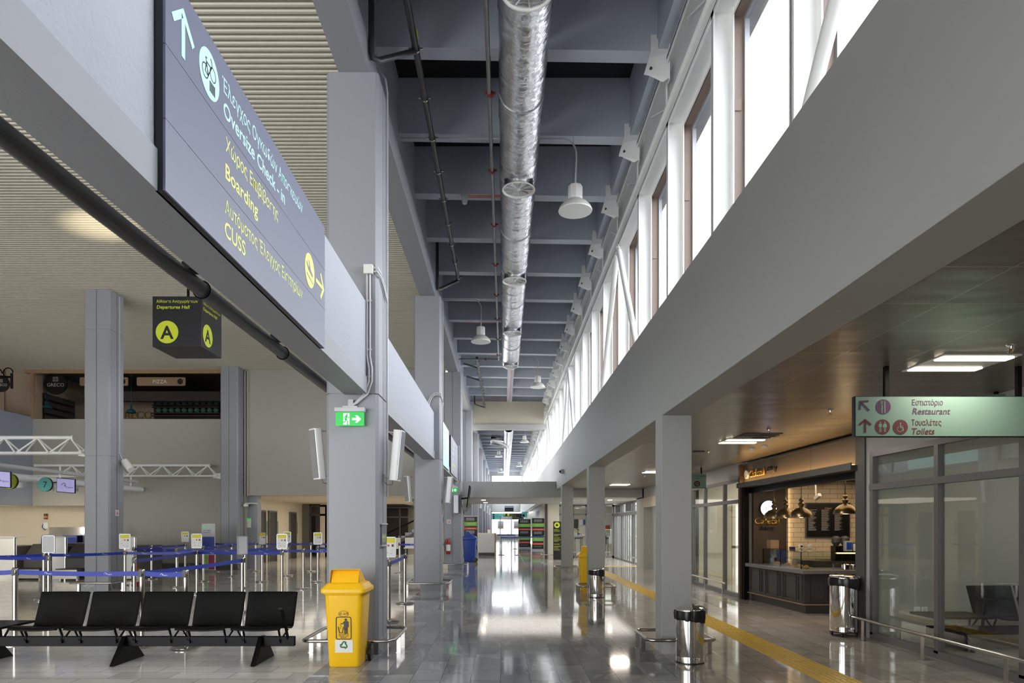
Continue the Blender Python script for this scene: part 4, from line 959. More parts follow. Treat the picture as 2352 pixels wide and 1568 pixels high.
# ---- black beam seating
def bench(ox, oy, label, arm_left=False):
    E = thing('beam_bench', (ox - 4.4, oy + 7.75, 0)); tag(E, label, 'bench')
    T = Matrix.Translation((ox, oy, 0))
    def put(q, n_, m, par=None, **k):
        for v in q.v: v.x += ox; v.y += oy
        return q.build(n_, m, par or E, **k)
    put(bx(-6.2, -2.36, 7.69, 7.75, .178, .286), 'beam', 'blackmetal', bevel=.004)
    for xc in (-2.735, -4.27, -5.82):
        q = B(); pf = [(7.42, 0), (8.08, 0), (7.84, .24), (7.77, .29), (7.67, .29), (7.63, .24)]
        q.prism(pf, 'x', xc - .028, xc + .028); put(q, 'leg', 'blackmetal', bevel=.012)
    prof = [(7.50, .385), (7.51, .405), (7.56, .41), (7.7, .387), (7.82, .367), (7.90, .357), (7.945, .375), (7.965, .42), (8.01, .54), (8.055, .66), (8.08, .735), (8.09, .742)]
    for k in range(5):
        xc = -5.18 + .613 * k; n = len(prof); W_ = .525
        def sheet(w0, w1, ps, off, dip):
            vs = []; fs = []; m = 8
            for i, (y, z) in enumerate(ps):
                w_ = w0 + (w1 - w0) * i / (len(ps) - 1)
                for j in range(m + 1):
                    u = -1 + 2 * j / m; vs.append((xc + u * w_ / 2, y + (dip * (1 - u * u) if z > .415 else 0) - off * (z > .415), z + off * (z < .415) - (dip * (1 - u * u) * .6 if z < .415 else 0)))
            for i in range(len(ps) - 1): fs += [(i * (m + 1) + j, i * (m + 1) + j + 1, (i + 1) * (m + 1) + j + 1, (i + 1) * (m + 1) + j) for j in range(m)]
            return B().add(vs, fs)
        s_ = put(sheet(W_, .565, prof, 0, .022), 'seat', 'leather', ang=60)
        md = s_.modifiers.new('thick', 'SOLIDIFY'); md.thickness = .022; md.offset = 1
        md = s_.modifiers.new('edge', 'BEVEL'); md.width = .006; md.segments = 2; md.limit_method = 'ANGLE'
        c_ = put(sheet(.44, .46, prof[7:11], .006, .022), 'back_cushion', 'leather', s_, ang=60)
        md = c_.modifiers.new('thick', 'SOLIDIFY'); md.thickness = .014; md.offset = 0
        c_ = put(sheet(.44, .44, prof[2:5], .006, .022), 'seat_cushion', 'leather', s_, ang=60)
        md = c_.modifiers.new('thick', 'SOLIDIFY'); md.thickness = .014; md.offset = 0
        for sx in (-1, 1):
            put(B().tube([(xc + sx * (W_ + (.565 - W_) * i / 11) / 2, y - .004, z + .004) for i, (y, z) in enumerate(prof)], .011, 8), 'edge_rail', 'leather', s_)
            x = xc + sx * .2; q = B()
            q.tube([(x, 7.69, .22), (x, 7.70, .30), (x, 7.66, .38)], .013, 6).tube([(x, 7.69, .22), (x + sx * .09, 7.72, .37)], .011, 6).lathe([(.018, 7.66), (.018, 7.7)], (x, 0, .23), 8, 'y')
            put(q, 'seat_bracket', 'blackmetal', s_)
    t = put(loft(B(), [(rrect(-6.25, -5.50, 7.46, 8.04, .04), .40), (rrect(-6.25, -5.50, 7.46, 8.04, .04), .425)]), 'table_top', 'blackmetal', bevel=.003)
    for x in (-6.1, -5.68): put(B().tube([(x, 7.72, .22), (x, 7.7, .41)], .014, 6).tube([(x, 7.72, .22), (x + .12, 7.7, .41)], .012, 6), 'table_bracket', 'blackmetal', t)
    for ax_ in [-2.43] + ([-5.52] if arm_left else []):
        q = B().tube([(ax_, 7.72, .2), (ax_ - .02, 7.66, .42), (ax_ - .04, 7.60, .60)], [.016, .018, .02], 8)
        q.obox((ax_ - .01, 7.60, .625), (.045, .30, .018), (-.04, 0, 0)); put(q, 'armrest', 'blackmetal')
    return E
bench(0, 0, 'long black leather beam bench of five seats with a side table, facing the camera')
bench(11.5, .82, 'black leather beam bench with side table inside the glazed waiting room', True)
E = thing('brochure_holder', (-5.97, 7.8, .425)); tag(E, 'clear holder with a light blue brochure standing on the black side table', 'brochure holder')
B().obox((-5.97, 7.80, .54), (.20, .004, .22), (-.12, 0, 0)).build('brochure', mat('light_blue_print', (120, 176, 206), .4, var=.2, scale=9), E)
B().obox((-5.97, 7.785, .52), (.22, .003, .18), (-.12, 0, 0)).box(-6.08, -5.86, 7.74, 7.86, .426, .43).build('acrylic_stand', 'pane', E)

# ---- wheelie bins
def wheelie(name, m, w_, label, cat, prints=False):
    E = thing(name, (0, 0, 0)); tag(E, label, cat, 'wheeled bins'); s = w_ / .46
    R = lambda x0, x1, y0, y1, r: rrect(x0 * s, x1 * s, y0 * s, y1 * s, r * s)
    b = loft(B(), [(R(-.165, .165, -.19, .19, .045), .0), (R(-.17, .17, -.20, .195, .045), .03), (R(-.205, .205, -.235, .235, .05), .78 * s), (R(-.225, .225, -.25, .25, .05), .80 * s), (R(-.225, .225, -.25, .25, .05), .825 * s)])
    b.build('body', m, E, bevel=.004)
    l = loft(B(), [(R(-.245, .245, -.27, .26, .05), .81 * s), (R(-.245, .245, -.27, .26, .05), .85 * s), (R(-.225, .225, -.25, .24, .05), .868 * s), (R(-.2, .2, -.22, .22, .06), .905 * s), (R(-.17, .17, -.18, .19, .07), .915 * s)]).build('lid', m, E, bevel=.004)
    q = B().add([(-.16 * s, -.18 * s, .90 * s), (.16 * s, -.18 * s, .90 * s), (.155 * s, -.15 * s, 1.05 * s), (-.155 * s, -.15 * s, 1.05 * s), (-.17 * s, .17 * s, .9 * s), (.17 * s, .17 * s, .9 * s), (.14 * s, -.03 * s, 1.06 * s), (-.14 * s, -.03 * s, 1.06 * s)],
                [(0, 4, 7, 3), (1, 2, 6, 5), (3, 7, 6, 2), (4, 5, 6, 7), (0, 1, 5, 4)])
    q.build('hood', m, l, bevel=.008)
    B().quad((-.15 * s, -.165 * s, .905 * s), (.15 * s, -.165 * s, .905 * s), (.147 * s, -.10 * s, 1.045 * s), (-.147 * s, -.10 * s, 1.045 * s)).build('flap', m, l)
    B().tube([(-.2 * s, .27 * s, .84 * s), (.2 * s, .27 * s, .84 * s)], .014, 8).build('handle', m, l)
    for sx in (-1, 1):
        wl = B().lathe([(0, -.022), (.06, -.024), (.092, -.018), (.096, 0), (.092, .018), (.06, .024), (0, .022)], (sx * (.20 * s + .01), .20 * s, .096), 24, 'x').build('wheel', 'black', E)
        B().lathe([(0, sx * .024), (.045, sx * .026), (.05, sx * .02)], (sx * (.20 * s + .01), .20 * s, .096), 16, 'x').build('hub_cap', 'darkgrey', wl)
    if prints:
        th = math.atan2(.035, .75)
        F0 = Matrix.Translation((0, -.1987 * s, .0)) @ Matrix.Rotation(th, 4, 'X') @ face((0, 0, 0), '-y') @ Matrix.Translation((0, 0, .0015))
        F = F0 @ Matrix.Translation((.02, .308, 0)) @ Matrix.Scale(1.2, 4) @ Matrix.Translation((0, -.262, 0))
        q = B(); u0 = -.015; fr = rrect(u0 - .067, u0 + .067, .262, .462, .016, 4); stroke(q, fr, .007, F, closed=True)
        q.ext(circ(u0 + .02, .438, .0115, 14), F); q.ext([(u0 + .004, .345), (u0 + .036, .345), (u0 + .038, .42), (u0 + .03, .426), (u0 + .01, .426), (u0 + .002, .42)], F)
        stroke(q, [(u0 + .012, .35), (u0 + .012, .315)], .013, F); stroke(q, [(u0 + .029, .35), (u0 + .029, .315)], .013, F)
        stroke(q, [(u0 + .04, .42), (u0 + .042, .375)], .008, F); stroke(q, [(u0 + .004, .418), (u0 - .008, .402), (u0 - .025, .402)], .008, F)
        stroke(q, [(u0 - .048, .372), (u0 - .038, .32), (u0 - .012, .32), (u0 - .003, .372)], .007, F)
        for a, c in ((-.028, .388), (-.022, .376), (-.026, .362)): q.ext(circ(u0 + a, c, .0045, 6), F)
        stroke(q, circ(u0 + .0, .492, .044, 24, .026), .0022, F, closed=True)
        for i, t_ in enumerate(('ΚΡΑΤΗΣΤΕ ΤΟ', 'ΠΕΡΙΒΑΛΛΟΝ', 'ΚΑΘΑΡΟ')):
            tb = text(t_, .0135, F @ Matrix.Translation((u0, .300 - .0145 * i, 0)), 'black', None, align='CENTER', bold=.02); q.add(tb.v, tb.f)
        tb = text('R AM', .032, F @ Matrix.Translation((u0, .481, 0)), 'black', None, align='CENTER', shear=.3); q.add(tb.v, tb.f)
        q.build('black_print', 'black', E)
        F = F0 @ Matrix.Translation((.025, .161, 0)) @ Matrix.Scale(1.17, 4) @ Matrix.Translation((0, -.135, 0))
        st = B().ext([(-.1, .135), (.064, .135), (.064, .252), (-.1, .252)], F, 0, .002).build('sticker', 'paper', E)
        q = B(); F2 = F @ Matrix.Translation((-.018, .205, .002))
        for a in (90, 210, 330):
            R2 = Matrix.Rotation(math.radians(a - 90), 4, 'Z'); G = F2 @ R2
            q.ext([(-.026, .008), (-.016, .026), (-.006, .038), (.012, .038), (.018, .029), (.026, .033), (.022, .010), (.002, .014), (.009, .019), (.004, .027), (-.003, .022), (-.014, .002)], G, 0, .001)
        q.build('recycling_arrows', 'recyc', st)
        text('ΑΝΑΚΥΚΛΩΣΗ', .0155, F @ Matrix.Translation((-.018, .146, 0)), 'black', st, align='CENTER', bold=.02, name='lettering', sx=1.1)
    return E
E = wheelie('wheeled_bin', 'yellow', .46, 'bright yellow wheeled recycling bin in front of the big grey pillar', 'bin', True); E.location = (-1.735, 7.61, 0)
E = wheelie('wheeled_bin', 'yellow', .46, 'yellow wheeled bin seen from the side behind the second white column', 'bin'); E.location = (2.02, 16.25, 0); E.rotation_euler = (0, 0, -PI / 2)
E = wheelie('wheeled_bin', 'blueplastic', .56, 'dark blue wheeled bin past the third pillar', 'bin'); E.location = (-1.45, 29.2, 0); E.rotation_euler = (0, 0, -PI / 2)

# ---- polished pedal bins with black bags
def pedal_bin(x, y, r, h, label, casters=False, seed=1):
    E = thing('pedal_bin', (x, y, 0)); tag(E, label, 'bin', 'polished steel pedal bins'); rnd = random.Random(seed); z0 = .06 if casters else 0
    B().lathe([(r * .98, z0), (r * .98, z0 + .008), (r, z0 + .012), (r, z0 + .07), (r * .995, z0 + .075), (r, z0 + .08), (r, h - .05), (r * .97, h - .05)], (x, y, 0), 48).build('body', 'chrome', E)
    B().lathe([(r * .99, z0 + .0), (r * 1.02, z0 - .004), (r * 1.02, z0 + .012), (r * .99, z0 + .012)], (x, y, 0), 40).build('base_ring', 'black', E)
    n = 48; vs = []; fs = []; lv = [(1.0, h - .02), (1.07, h - .015), (1.10, h - .05), (1.09, h - .09), (1.06, None)]
    for R, z in lv:
        for k in range(n):
            a = 2 * PI * k / n; rr = r * R + .006 * math.sin(a * 9 + seed) * (R > 1.03) + rnd.uniform(-.003, .003)
            zz = z if z is not None else h - .115 - (.05 if r < .17 else .09) * (.5 - .5 * math.cos(a - 3.6)) + rnd.uniform(-.006, .006)
            vs.append((x + rr * math.cos(a), y + rr * math.sin(a), zz))
    for i in range(len(lv) - 1): fs += [(i * n + k, i * n + (k + 1) % n, (i + 1) * n + (k + 1) % n, (i + 1) * n + k) for k in range(n)]
    B().add(vs, fs).build('bin_bag', 'black', E, ang=70)
    L = B().lathe([(0, .018), (r * .8, .015), (r * 1.0, .004), (r * 1.03, -.006), (r * 1.03, -.018), (r * .96, -.02), (0, -.012)], (0, 0, 0), 40)
    Rm = Matrix.Translation((x, y, h + .012)) @ Euler((.06, -.09 if r < .17 else .05, 0)).to_matrix().to_4x4()
    L.v = [Rm @ v for v in L.v]; L.build('lid', 'chrome', E)
    bx(x + r * .95, x + r * 1.15, y - .03, y + .03, h - .05, h + .01).build('hinge', 'alulight', E)
    B().box(x - r * .25, x - r * .25 + .05, y - r - .05, y - r + .01, z0 + .01, z0 + .022).build('pedal', 'black', E)
    if casters:
        for k in range(4):
            a = PI / 4 + k * PI / 2 + .2; B().lathe([(0, -.012), (.026, -.012), (.028, 0), (.026, .012), (0, .012)], (x + r * .85 * math.cos(a), y + r * .85 * math.sin(a), .028), 14, 'x').build('caster', 'black', E)
    return E
pedal_bin(2.10, 7.70, .157, .60, 'polished steel pedal bin with black bag in front of the large white column')
pedal_bin(4.76, 9.55, .185, .82, 'large polished steel bin on casters at the corner of the coffee shop', True, 4)
pedal_bin(2.0, 14.72, .157, .60, 'polished steel pedal bin with black bag in front of the second white column', False, 7)

# ---- tubular trusses, counter lighting tube, counter numbers
def truss(x0, x1, y, z, label):
    E = thing('truss', ((x0 + x1) / 2, y, z)); tag(E, label, 'truss', 'white tubular trusses')
    B().tube([(x0, y, z + .38), (x1 - .45, y, z + .38)], .045, 12).build('top_chord', 'steelwhite', E)
    for dy in (-.14, .14): B().tube([(x0, y + dy, z), (x1 - .12, y + dy * .6, z)], .034, 10).build('bottom_chord', 'steelwhite', E)
    q = B(); n = int((x1 - x0 - .6) / .8)
    for k in range(n):
        a = x1 - .5 - k * .8
        for dy in (-.14, .14):
            q.tube([(a, y, z + .37), (a + .36, y + dy, z)], .02, 6).tube([(a, y, z + .37), (a - .42, y + dy, z)], .02, 6)
    q.build('web_member', 'steelwhite', E)
    B().lathe([(0, x1 - .46), (.06, x1 - .46), (.06, x1 - .42), (0, x1 - .42)], (0, y, z + .38), 12, 'x').build('end_cap', 'steelwhite', E)
    B().prism([(x1 - .3, z - .06), (x1, z - .1), (x1, z + .12), (x1 - .3, z + .06)], 'y', y - .03, y + .03).build('fixing_plate', 'steelwhite', E)
truss(-16.6, -9.97, 16.5, 3.29, 'white tubular truss joined to the hall pillar at check-in')
truss(-16.6, -9.97, 24.15, 3.30, 'white tubular truss joined to the second hall pillar, along the back wall')
E = thing('lighting_tube', (-12.8, 19, 2.8)); tag(E, 'thick white tube slung over the check-in desks with downlights', 'tube')
B().tube([(-13.0, 13, 2.84), (-13.0, 24.5, 2.84)], .1, 20).build('tube', 'steelwhite', E)
bx(-13.15, -12.85, 13, 24.0, 3.06, 3.14).build('rail', 'housing', E)
for y in (17.0, 20.0, 23.3, 23.8): B().tube([(-13.0, y, 2.92), (-13.0, y, 3.28)], .025, 8).build('hanger', 'steelwhite', E)
for px, py in ((44, 1114), (115, 1123), (172, 1123)):
    Y = {44: 18.6, 115: 20.6, 172: 22.2}[px]; x = FX(px, Y)
    E = thing('downlight', (x, Y, 2.5)); tag(E, {44: 'white cylinder downlight beside the number six disc', 115: 'white cylinder downlight between the number seven disc and the screen', 172: 'white cylinder downlight behind the tilted check-in screen'}[px], 'lamp', 'cylinder downlights over check-in')
    z = FZ(py, Y); B().lathe([(.10, z - .06), (.10, z + .1), (0, z + .1)], (x, Y, 0), 20).build('lamp_body', 'housing', E)
    B().lathe([(0, z - .05), (.09, z - .05)], (x, Y, 0), 20).build('lens', 'lampwarm', E)
    B().tube([(x, Y, z + .1), (-13.0, Y, 2.735)], .015, 6).build('bracket', 'housing', E)
    spot('counter_downlight', (x, Y, z - .08), (x - 2.6, Y + 2.6, 0), 170, (1, .86, .66), 1.7, .8)
def numdisc(px, py, Y, r, s, m, label):
    x, z = FX(px, Y), FZ(py, Y); E = thing('counter_number', (x, Y, z)); tag(E, label, 'sign', 'round check-in counter numbers')
    B().lathe([(0, Y), (r, Y), (r, Y + .06), (0, Y + .06)], (x, 0, z), 36, 'y').build('disc', 'black', E)
    B().ext(circ(0, 0, r * .97, 36), face((x, Y - .001, z), '-y')).build('disc_face', m, E)
    text(s, r * 1.2, face((x, Y - .003, z - r * .42), '-y'), 'navydark', E, align='CENTER', bold=.01)
    B().tube([(x, Y + .04, z + r * .5), (-12.95, Y + .1, 2.75)], .015, 6).build('bracket', 'housing', E)
numdisc(103.5, 1112, 18.7, .195, '7', 'tealink', 'round teal sign with the number 7 over check-in')
numdisc(22, 1105, 17.35, .195, '6', 'limey', 'round lime sign with the number 6 half behind a screen')
def hung_screen(px, py, Y, w_, h, label, rot=(.0, .08, 0)):
    x, z = FX(px, Y), FZ(py, Y); E = thing('hanging_screen', (x, Y, z)); tag(E, label, 'screen', 'check-in screens')
    R = Euler((.12, rot[1], 0)).to_matrix().to_4x4(); Mx = Matrix.Translation((x, Y, z)) @ R
    def P(q): q.v = [Mx @ v for v in q.v]; return q
    P(bx(-w_ / 2, w_ / 2, 0, .05, -h / 2, h / 2)).build('bezel', 'black', E)
    P(bx(-w_ / 2 + .012, w_ / 2 - .012, -.003, 0, -h / 2 + .02, h / 2 - .012)).build('display', 'screen', E)
    F = Mx @ face((0, -.004, 0), '-y'); q = B(); stroke(q, [(-.12, 0), (-.09, .05), (-.04, .07), (0, .04), (-.02, -.01), (-.05, -.0), (.0, -.01)], .012, F)
    tb = text('Fraport', .07, F @ Matrix.Translation((.0, -.06, 0)), 'navydark', None); q.add(tb.v, tb.f); q.build('logo', 'navydark', E)
    B().tube([(x, Y + .05, z), (x, Y + .15, z + .15), (-12.95, Y + .1, 2.75)], .02, 6).build('bracket', 'black', E)
hung_screen(151, 1115, 19.3, .52, .40, 'tilted lavender check-in screen beside the teal number 7')
hung_screen(0, 1100, 16.8, .52, .40, 'lavender check-in screen at the edge of the photo covering number 6')

# ---- check-in desks
def desk(x0, x1, y, label, k=0):
    E = thing('check_in_desk', ((x0 + x1) / 2, y, 0)); tag(E, label, 'check-in desk', 'check-in desks')
    bx(x0, x1, y, y + .12, .0, 1.20).build('front_panel', 'lightpanel', E, bevel=.004)
    bx(x0, x1, y + .12, y + 1.6, .0, .95).build('cabinet', 'darkgrey', E)
    bx(x0 - .02, x1 + .02, y - .02, y + .5, 1.20, 1.235).build('counter_top', 'housing', E)
    B().tube([(x1, y + .02, 0), (x1, y + .02, 1.2)], .03, 10).build('steel_edge', 'chrome', E)
    return E
desk(-15.4, -14.06, 19.6, 'white check-in desk at the edge of the photo')
desk(-13.1, -12.72, 19.8, 'narrow white check-in desk end beside the steel edged dark panel')
desk(-11.9, -10.6, 19.6, 'check-in desk partly behind the hall pillar')
def baggage(x0, x1, y, label):
    E = thing('baggage_belt', ((x0 + x1) / 2, y, 0)); tag(E, label, 'baggage conveyor', 'baggage conveyors')
    B().prism([(y, 0), (y + 2.4, 0), (y + 2.4, 1.0), (y + .4, 1.0), (y, .6)], 'x', x0, x1).build('side_shroud', 'darkgrey', E)
    bx(x0 + .05, x1 - .05, y - .5, y + .1, .25, .33).build('weighing_belt', 'black', E)
    bx(x0 + .05, x1 - .05, y - .52, y - .48, .05, .3).build('steel_front', 'steel', E)
    bx(x0 + .1, x0 + .14, y - .4, y - .3, 0, .25).box(x1 - .14, x1 - .1, y - .4, y - .3, 0, .25).build('support', 'steel', E)
baggage(-14.0, -13.15, 19.9, 'dark baggage conveyor between the two white check-in desks')
baggage(-12.66, -11.95, 19.7, 'dark baggage conveyor with steel front beside the hall pillar')
E = thing('monitor', (-12.15, 20.3, 1.0)); tag(E, 'small black monitor on the desk by the hall pillar', 'monitor')
B().obox((-12.12, 20.3, 1.35), (.4, .04, .32), (-.1, 0, -.5)).build('display', 'black', E); bx(-12.14, -12.1, 20.3, 20.36, .98, 1.25).build('stand', 'black', E)
E = thing('office_chair', (-13.0, 21.8, 0)); tag(E, 'blue office chair behind the steel screened desk', 'chair', 'blue office chairs')
B().obox((-13.0, 21.9, .95), (.5, .08, .55), (-.1, 0, 0)).build('backrest', 'bluecloth', E, bevel=.03); bx(-13.25, -12.75, 21.5, 21.95, .45, .54).build('seat', 'bluecloth', E, bevel=.02)
B().lathe([(.03, 0), (.03, .45)], (-13, 21.75, 0), 10).tube([(-13.25, 21.75, .04), (-12.75, 21.75, .04)], .02, 6).tube([(-13, 21.5, .04), (-13, 22, .04)], .02, 6).build('base', 'black', E)
c = copy_tree(E); c.location = (-15.9, 23.75, 0); E.location = (-14.45, 22.6, 0); tag(c, 'blue office chair back showing above the dark baggage conveyor', 'chair', 'blue office chairs')
E = thing('curved_screen', (-14.4, 23.2, .9)); tag(E, 'curved polished steel privacy screen behind the check-in desks', 'screen')
P = [(-15.9 + 1.9 * math.cos(a), 23.5 - .7 * math.sin(a)) for a in [PI * i / 16 for i in range(3, 9)]]
q = B(); ps = [(-15.45, 23.2), (-15.0, 23.0), (-14.5, 22.92), (-14.0, 22.95), (-13.6, 23.1)]
vs = [(x, y, z) for z in (.85, 1.5) for x, y in ps] + [(x, y + .02, z) for z in (.85, 1.5) for x, y in ps]; n = len(ps); fs = []
for i in range(n - 1): fs += [(i, i + 1, n + i + 1, n + i), (2 * n + i, 3 * n + i, 3 * n + i + 1, 2 * n + i + 1)]
q.add(vs, fs).build('panel', 'chrome', E)
bx(-14.1, -14.05, 23.0, 23.05, 0, .9).box(-15.2, -15.15, 23.1, 23.15, 0, .9).build('support', 'steel', E)
E = thing('signal_beacon', (-16.8, 25.8, 1.5)); tag(E, 'orange and black signal beacon with control box on the beige recess wall', 'beacon'); x = FX(106, 25.85)
B().lathe([(.06, 1.92), (.06, 2.0)], (x, 25.83, 0), 12).lathe([(.06, 1.80), (.06, 1.84)], (x, 25.83, 0), 12).build('beacon_body', 'black', E)
B().lathe([(.055, 1.84), (.055, 1.92)], (x, 25.83, 0), 12).build('orange_lens', 'orange', E)
B().obox((x, 25.85, 1.55), (.16, .08, .24)).build('control_box', 'paper', E); B().tube([(x - .08, 25.83, 1.65), (x - .12, 25.8, 1.5), (x, 25.8, 1.38)], .015, 6).build('cable', 'blueplastic', E)
# airline banner and stands by the wall
E = thing('roll_up_banner', (-10.1, 23.4, 0)); tag(E, 'roll-up banner with green logo and blue panel in front of the hall wall', 'banner'); Y = 22.6; x0, x1 = FX(463.5, Y), FX(494, Y)
bx(x0, x1, Y, Y + .02, .08, 1.62).build('print', 'housing', E); bx(x0, x1, Y - .08, Y + .1, 0, .08).build('base', 'alu', E)
F = face((x0, Y, 0), '-y'); W_ = x1 - x0
B().ext([(.02, .62), (W_ - .02, .62), (W_ - .02, 1.18), (.02, 1.18)], F).build('blue_panel', 'blueplastic', E)
B().ext([(.02, .1), (W_ / 2 - .02, .1), (W_ / 2 - .02, .58), (.02, .58)], F).build('green_panel', 'greenp', E)
B().ext([(W_ / 2, .1), (W_ - .02, .1), (W_ - .02, .58), (W_ / 2, .58)], F).build('red_panel', mat('magenta_panel', (150, 24, 70), .5), E)
B().ext(circ(.07, 1.52, .035, 16), F).build('logo_disc', 'green', E); text('transavia', .07, F @ Matrix.Translation((.12, 1.49, 0)), 'green', E)
text('Hand luggage', .05, F @ Matrix.Translation((.04, 1.38, 0)), 'navydark', E, bold=.01); text('Handbagage', .05, F @ Matrix.Translation((.04, 1.31, 0)), 'darkgrey', E)
E = thing('notice', (-9.2, 24.9, 1.3)); tag(E, 'white notice with green heading on the grey pilaster by the corridor', 'notice')
bx(FX(567, 24.75), FX(577, 24.75), 24.74, 24.76, 1.48, 1.82).build('sheet', 'paper', E); bx(FX(567, 24.73), FX(577, 24.73), 24.72, 24.735, 1.77, 1.82).build('heading', 'green', E)
E = thing('security_camera', (-9.2, 24.5, 2.2)); tag(E, 'white security camera on a bracket at the corridor mouth', 'camera')
bx(-9.28, -8.95, 24.45, 24.8, 2.33, 2.37).build('bracket', 'housing', E); B().obox((-9.22, 24.42, 2.28), (.1, .2, .09)).build('camera_body', 'lampwhite', E)
for k, (px, Y) in enumerate(((898, 34), (938, 34.4))):
    E = thing('grey_chair', (FX(px + 8, Y), Y, 0)); tag(E, ['grey metal waiting chair by the staircase, near the belt post', 'grey metal waiting chair closer to the second pillar by the staircase'][k], 'chair'); x = FX(px + 8, Y)
    bx(x - .35, x + .3, Y, Y + .04, .45, .95).build('backrest', 'housing', E, bevel=.01); bx(x - .35, x + .3, Y - .45, Y, .42, .46).build('seat', 'housing', E)
    for dx in (-.3, .25): bx(x + dx, x + dx + .03, Y - .3, Y, 0, .42).build('leg', 'alu', E)

# ---- restaurant upstairs
def plank(px0, px1, py0, py1, Y, s, label, icon=True, m='tan', pm='paper'):
    x0, x1, z0, z1 = FX(px0, Y), FX(px1, Y), FZ(py1, Y), FZ(py0, Y); E = thing('menu_plank', ((x0 + x1) / 2, Y, z0)); tag(E, label, 'sign', 'wooden menu signs upstairs')
    B().prism(rrect(x0, x1, z0, z1, .05), 'y', Y, Y + .04).build('board', m, E)
    if s: text(s, (z1 - z0) * .62, face(((x0 + x1) / 2 - .05, Y, z0 + (z1 - z0) * .28), '-y'), pm, E, align='CENTER')
    if icon: B().ext(circ(0, 0, (z1 - z0) * .34, 20), face((x1 - .2, Y, (z0 + z1) / 2), '-y')).build('icon_disc', 'black', E)
    for x in (x0 + .2, x1 - .2): B().tube([(x, Y + .02, z1), (x, Y + .02, 7.3)], .006, 4).build('wire', 'black', E)
plank(314, 426, 866, 885.5, 25.6, 'PIZZA', 'tan wooden sign reading PIZZA in the upstairs restaurant')
plank(183, 294, 866, 885.5, 25.6, None, 'tan wooden sign mostly hidden by the hall pillar upstairs')
plank(330, 376, 904, 915.5, 28.2, 'BEER', 'dim wooden sign reading BEER over the glass shelves', False, 'cafe', 'housing')
plank(419, 465, 904.5, 916, 28.2, 'SALADS', 'dim wooden sign reading SALADS over the glass shelves', False, 'cafe', 'housing')
plank(499, 540, 905, 917, 28.2, 'GRILL', 'dim wooden sign half hidden by the second hall pillar', False, 'cafe', 'housing')
def greco(px, py, Y, r, k, label):
    x, z = FX(px, Y), FZ(py, Y); E = thing('round_sign', (x, Y, z)); tag(E, label, 'sign', 'round black restaurant signs')
    B().lathe([(0, Y), (r, Y), (r, Y + .05), (0, Y + .05)], (x, 0, z), 40, 'y').build('disc', 'black', E)
    text('GRECO', r * .42, face((x, Y - .001, z - r * .28), '-y'), 'housing', E, align='CENTER', sx=1.1)
    q = B(); F = face((x, Y - .001, z + r * .2), '-y')
    for u in (-.2, -.07, .07, .2): stroke(q, [(u * r, -.0), (u * r, .32 * r)], .035 * r, F)
    stroke(q, [(-.25 * r, 0), (.25 * r, 0)], .03 * r, F); stroke(q, [(-.22 * r, .34 * r), (.22 * r, .34 * r)], .03 * r, F); q.build('emblem', 'housing', E)
    if k: B().tube([(x + r * 1.35, Y, z + r * 1.3), (x + r * 1.35, Y, z - r * .6)], .04, 8).tube([(x - .6, Y, z + r * 1.0), (x + r * 1.35, Y, z + r * .85)], .03, 8).tube([(x + r * .9 + .16 * math.cos(a), Y, z + r * 1.35 + .16 * math.sin(a)) for a in [i * .5 for i in range(11)]], .018, 6).tube([(x - .1 + .14 * math.cos(a), Y, z + r * 1.3 + .14 * math.sin(a)) for a in [i * .5 for i in range(11)]], .018, 6).build('scroll_bracket', 'blackmetal', E)
    else: B().tube([(x, Y + .02, z + r), (x, Y + .02, 7.2)], .01, 5).build('wire', 'black', E)
greco(127.5, 880, 25.4, .42, 0, 'round black restaurant sign inside the upper opening')
greco(2, 881, 22.0, .26, 1, 'round black restaurant sign on a scrolled iron bracket at the edge of the photo')
text('GRECO', .46, face((FX(266, 29.5), 29.5, FZ(962, 29.5) + .02), '-y'), 'gold', None, top=True).location
E = [o for o in COL.objects if o.name == 'lettering' or o.parent is None and o.name.startswith('lettering')][-1]; E.name = 'wall_letters'; tag(E, 'large gold letters standing at the foot of the upstairs wall', 'sign')
def pendant(px, py, Y, r, m, label, ztop, group, style=0, name='pendant_lamp'):
    x, z = FX(px, Y), FZ(py, Y); E = thing(name, (x, Y, z)); tag(E, label, 'lamp', group)
    B().lathe([(r, z), (r * .97, z + r * .25), (r * .82, z + r * .52), (r * .52, z + r * .78), (r * .2, z + r * .9), (r * .14, z + r * .95)], (x, Y, 0), 32).build('shade', m, E)
    B().lathe([(r * .14, z + r * .93), (r * .22, z + r * 1.1), (r * .28, z + r * 1.25), (r * .12, z + r * 1.42), (r * .24, z + r * 1.6), (r * .1, z + r * 1.75), (r * .06, z + r * 2.0), (0, z + r * 2.0)], (x, Y, 0), 16).build('finial', m, E)
    B().lathe([(0, z + r * .3), (r * .25, z + r * .35), (r * .2, z + r * .6)], (x, Y, 0), 12).build('bulb', 'lampwarm' if style else 'housing', E)
    B().tube([(x, Y, z + r * 2), (x, Y, ztop)], .008, 6).build('cord', m, E); B().lathe([(.05, ztop - .05), (.05, ztop)], (x, Y, 0), 12).build('ceiling_rose', m, E)
pendant(301.5, 948, 26.0, .17, 'tealenamel', 'teal enamel pendant lamp upstairs above the gold letters', 7.3, 'teal pendant lamps upstairs')
pendant(108, 937, 25.6, .17, 'tealenamel', 'teal enamel pendant lamp upstairs below the round black sign', 7.3, 'teal pendant lamps upstairs')
E = thing('wall_shelf', (-13, 29, 5.4)); tag(E, 'wall shelf unit for glass globes in the upstairs restaurant', 'shelf')
bx(FX(353, 29.5), FX(506, 29.5), 29.5, 29.6, FZ(962, 29.5), FZ(916, 29.5)).build('back_board', 'darkroom', E)
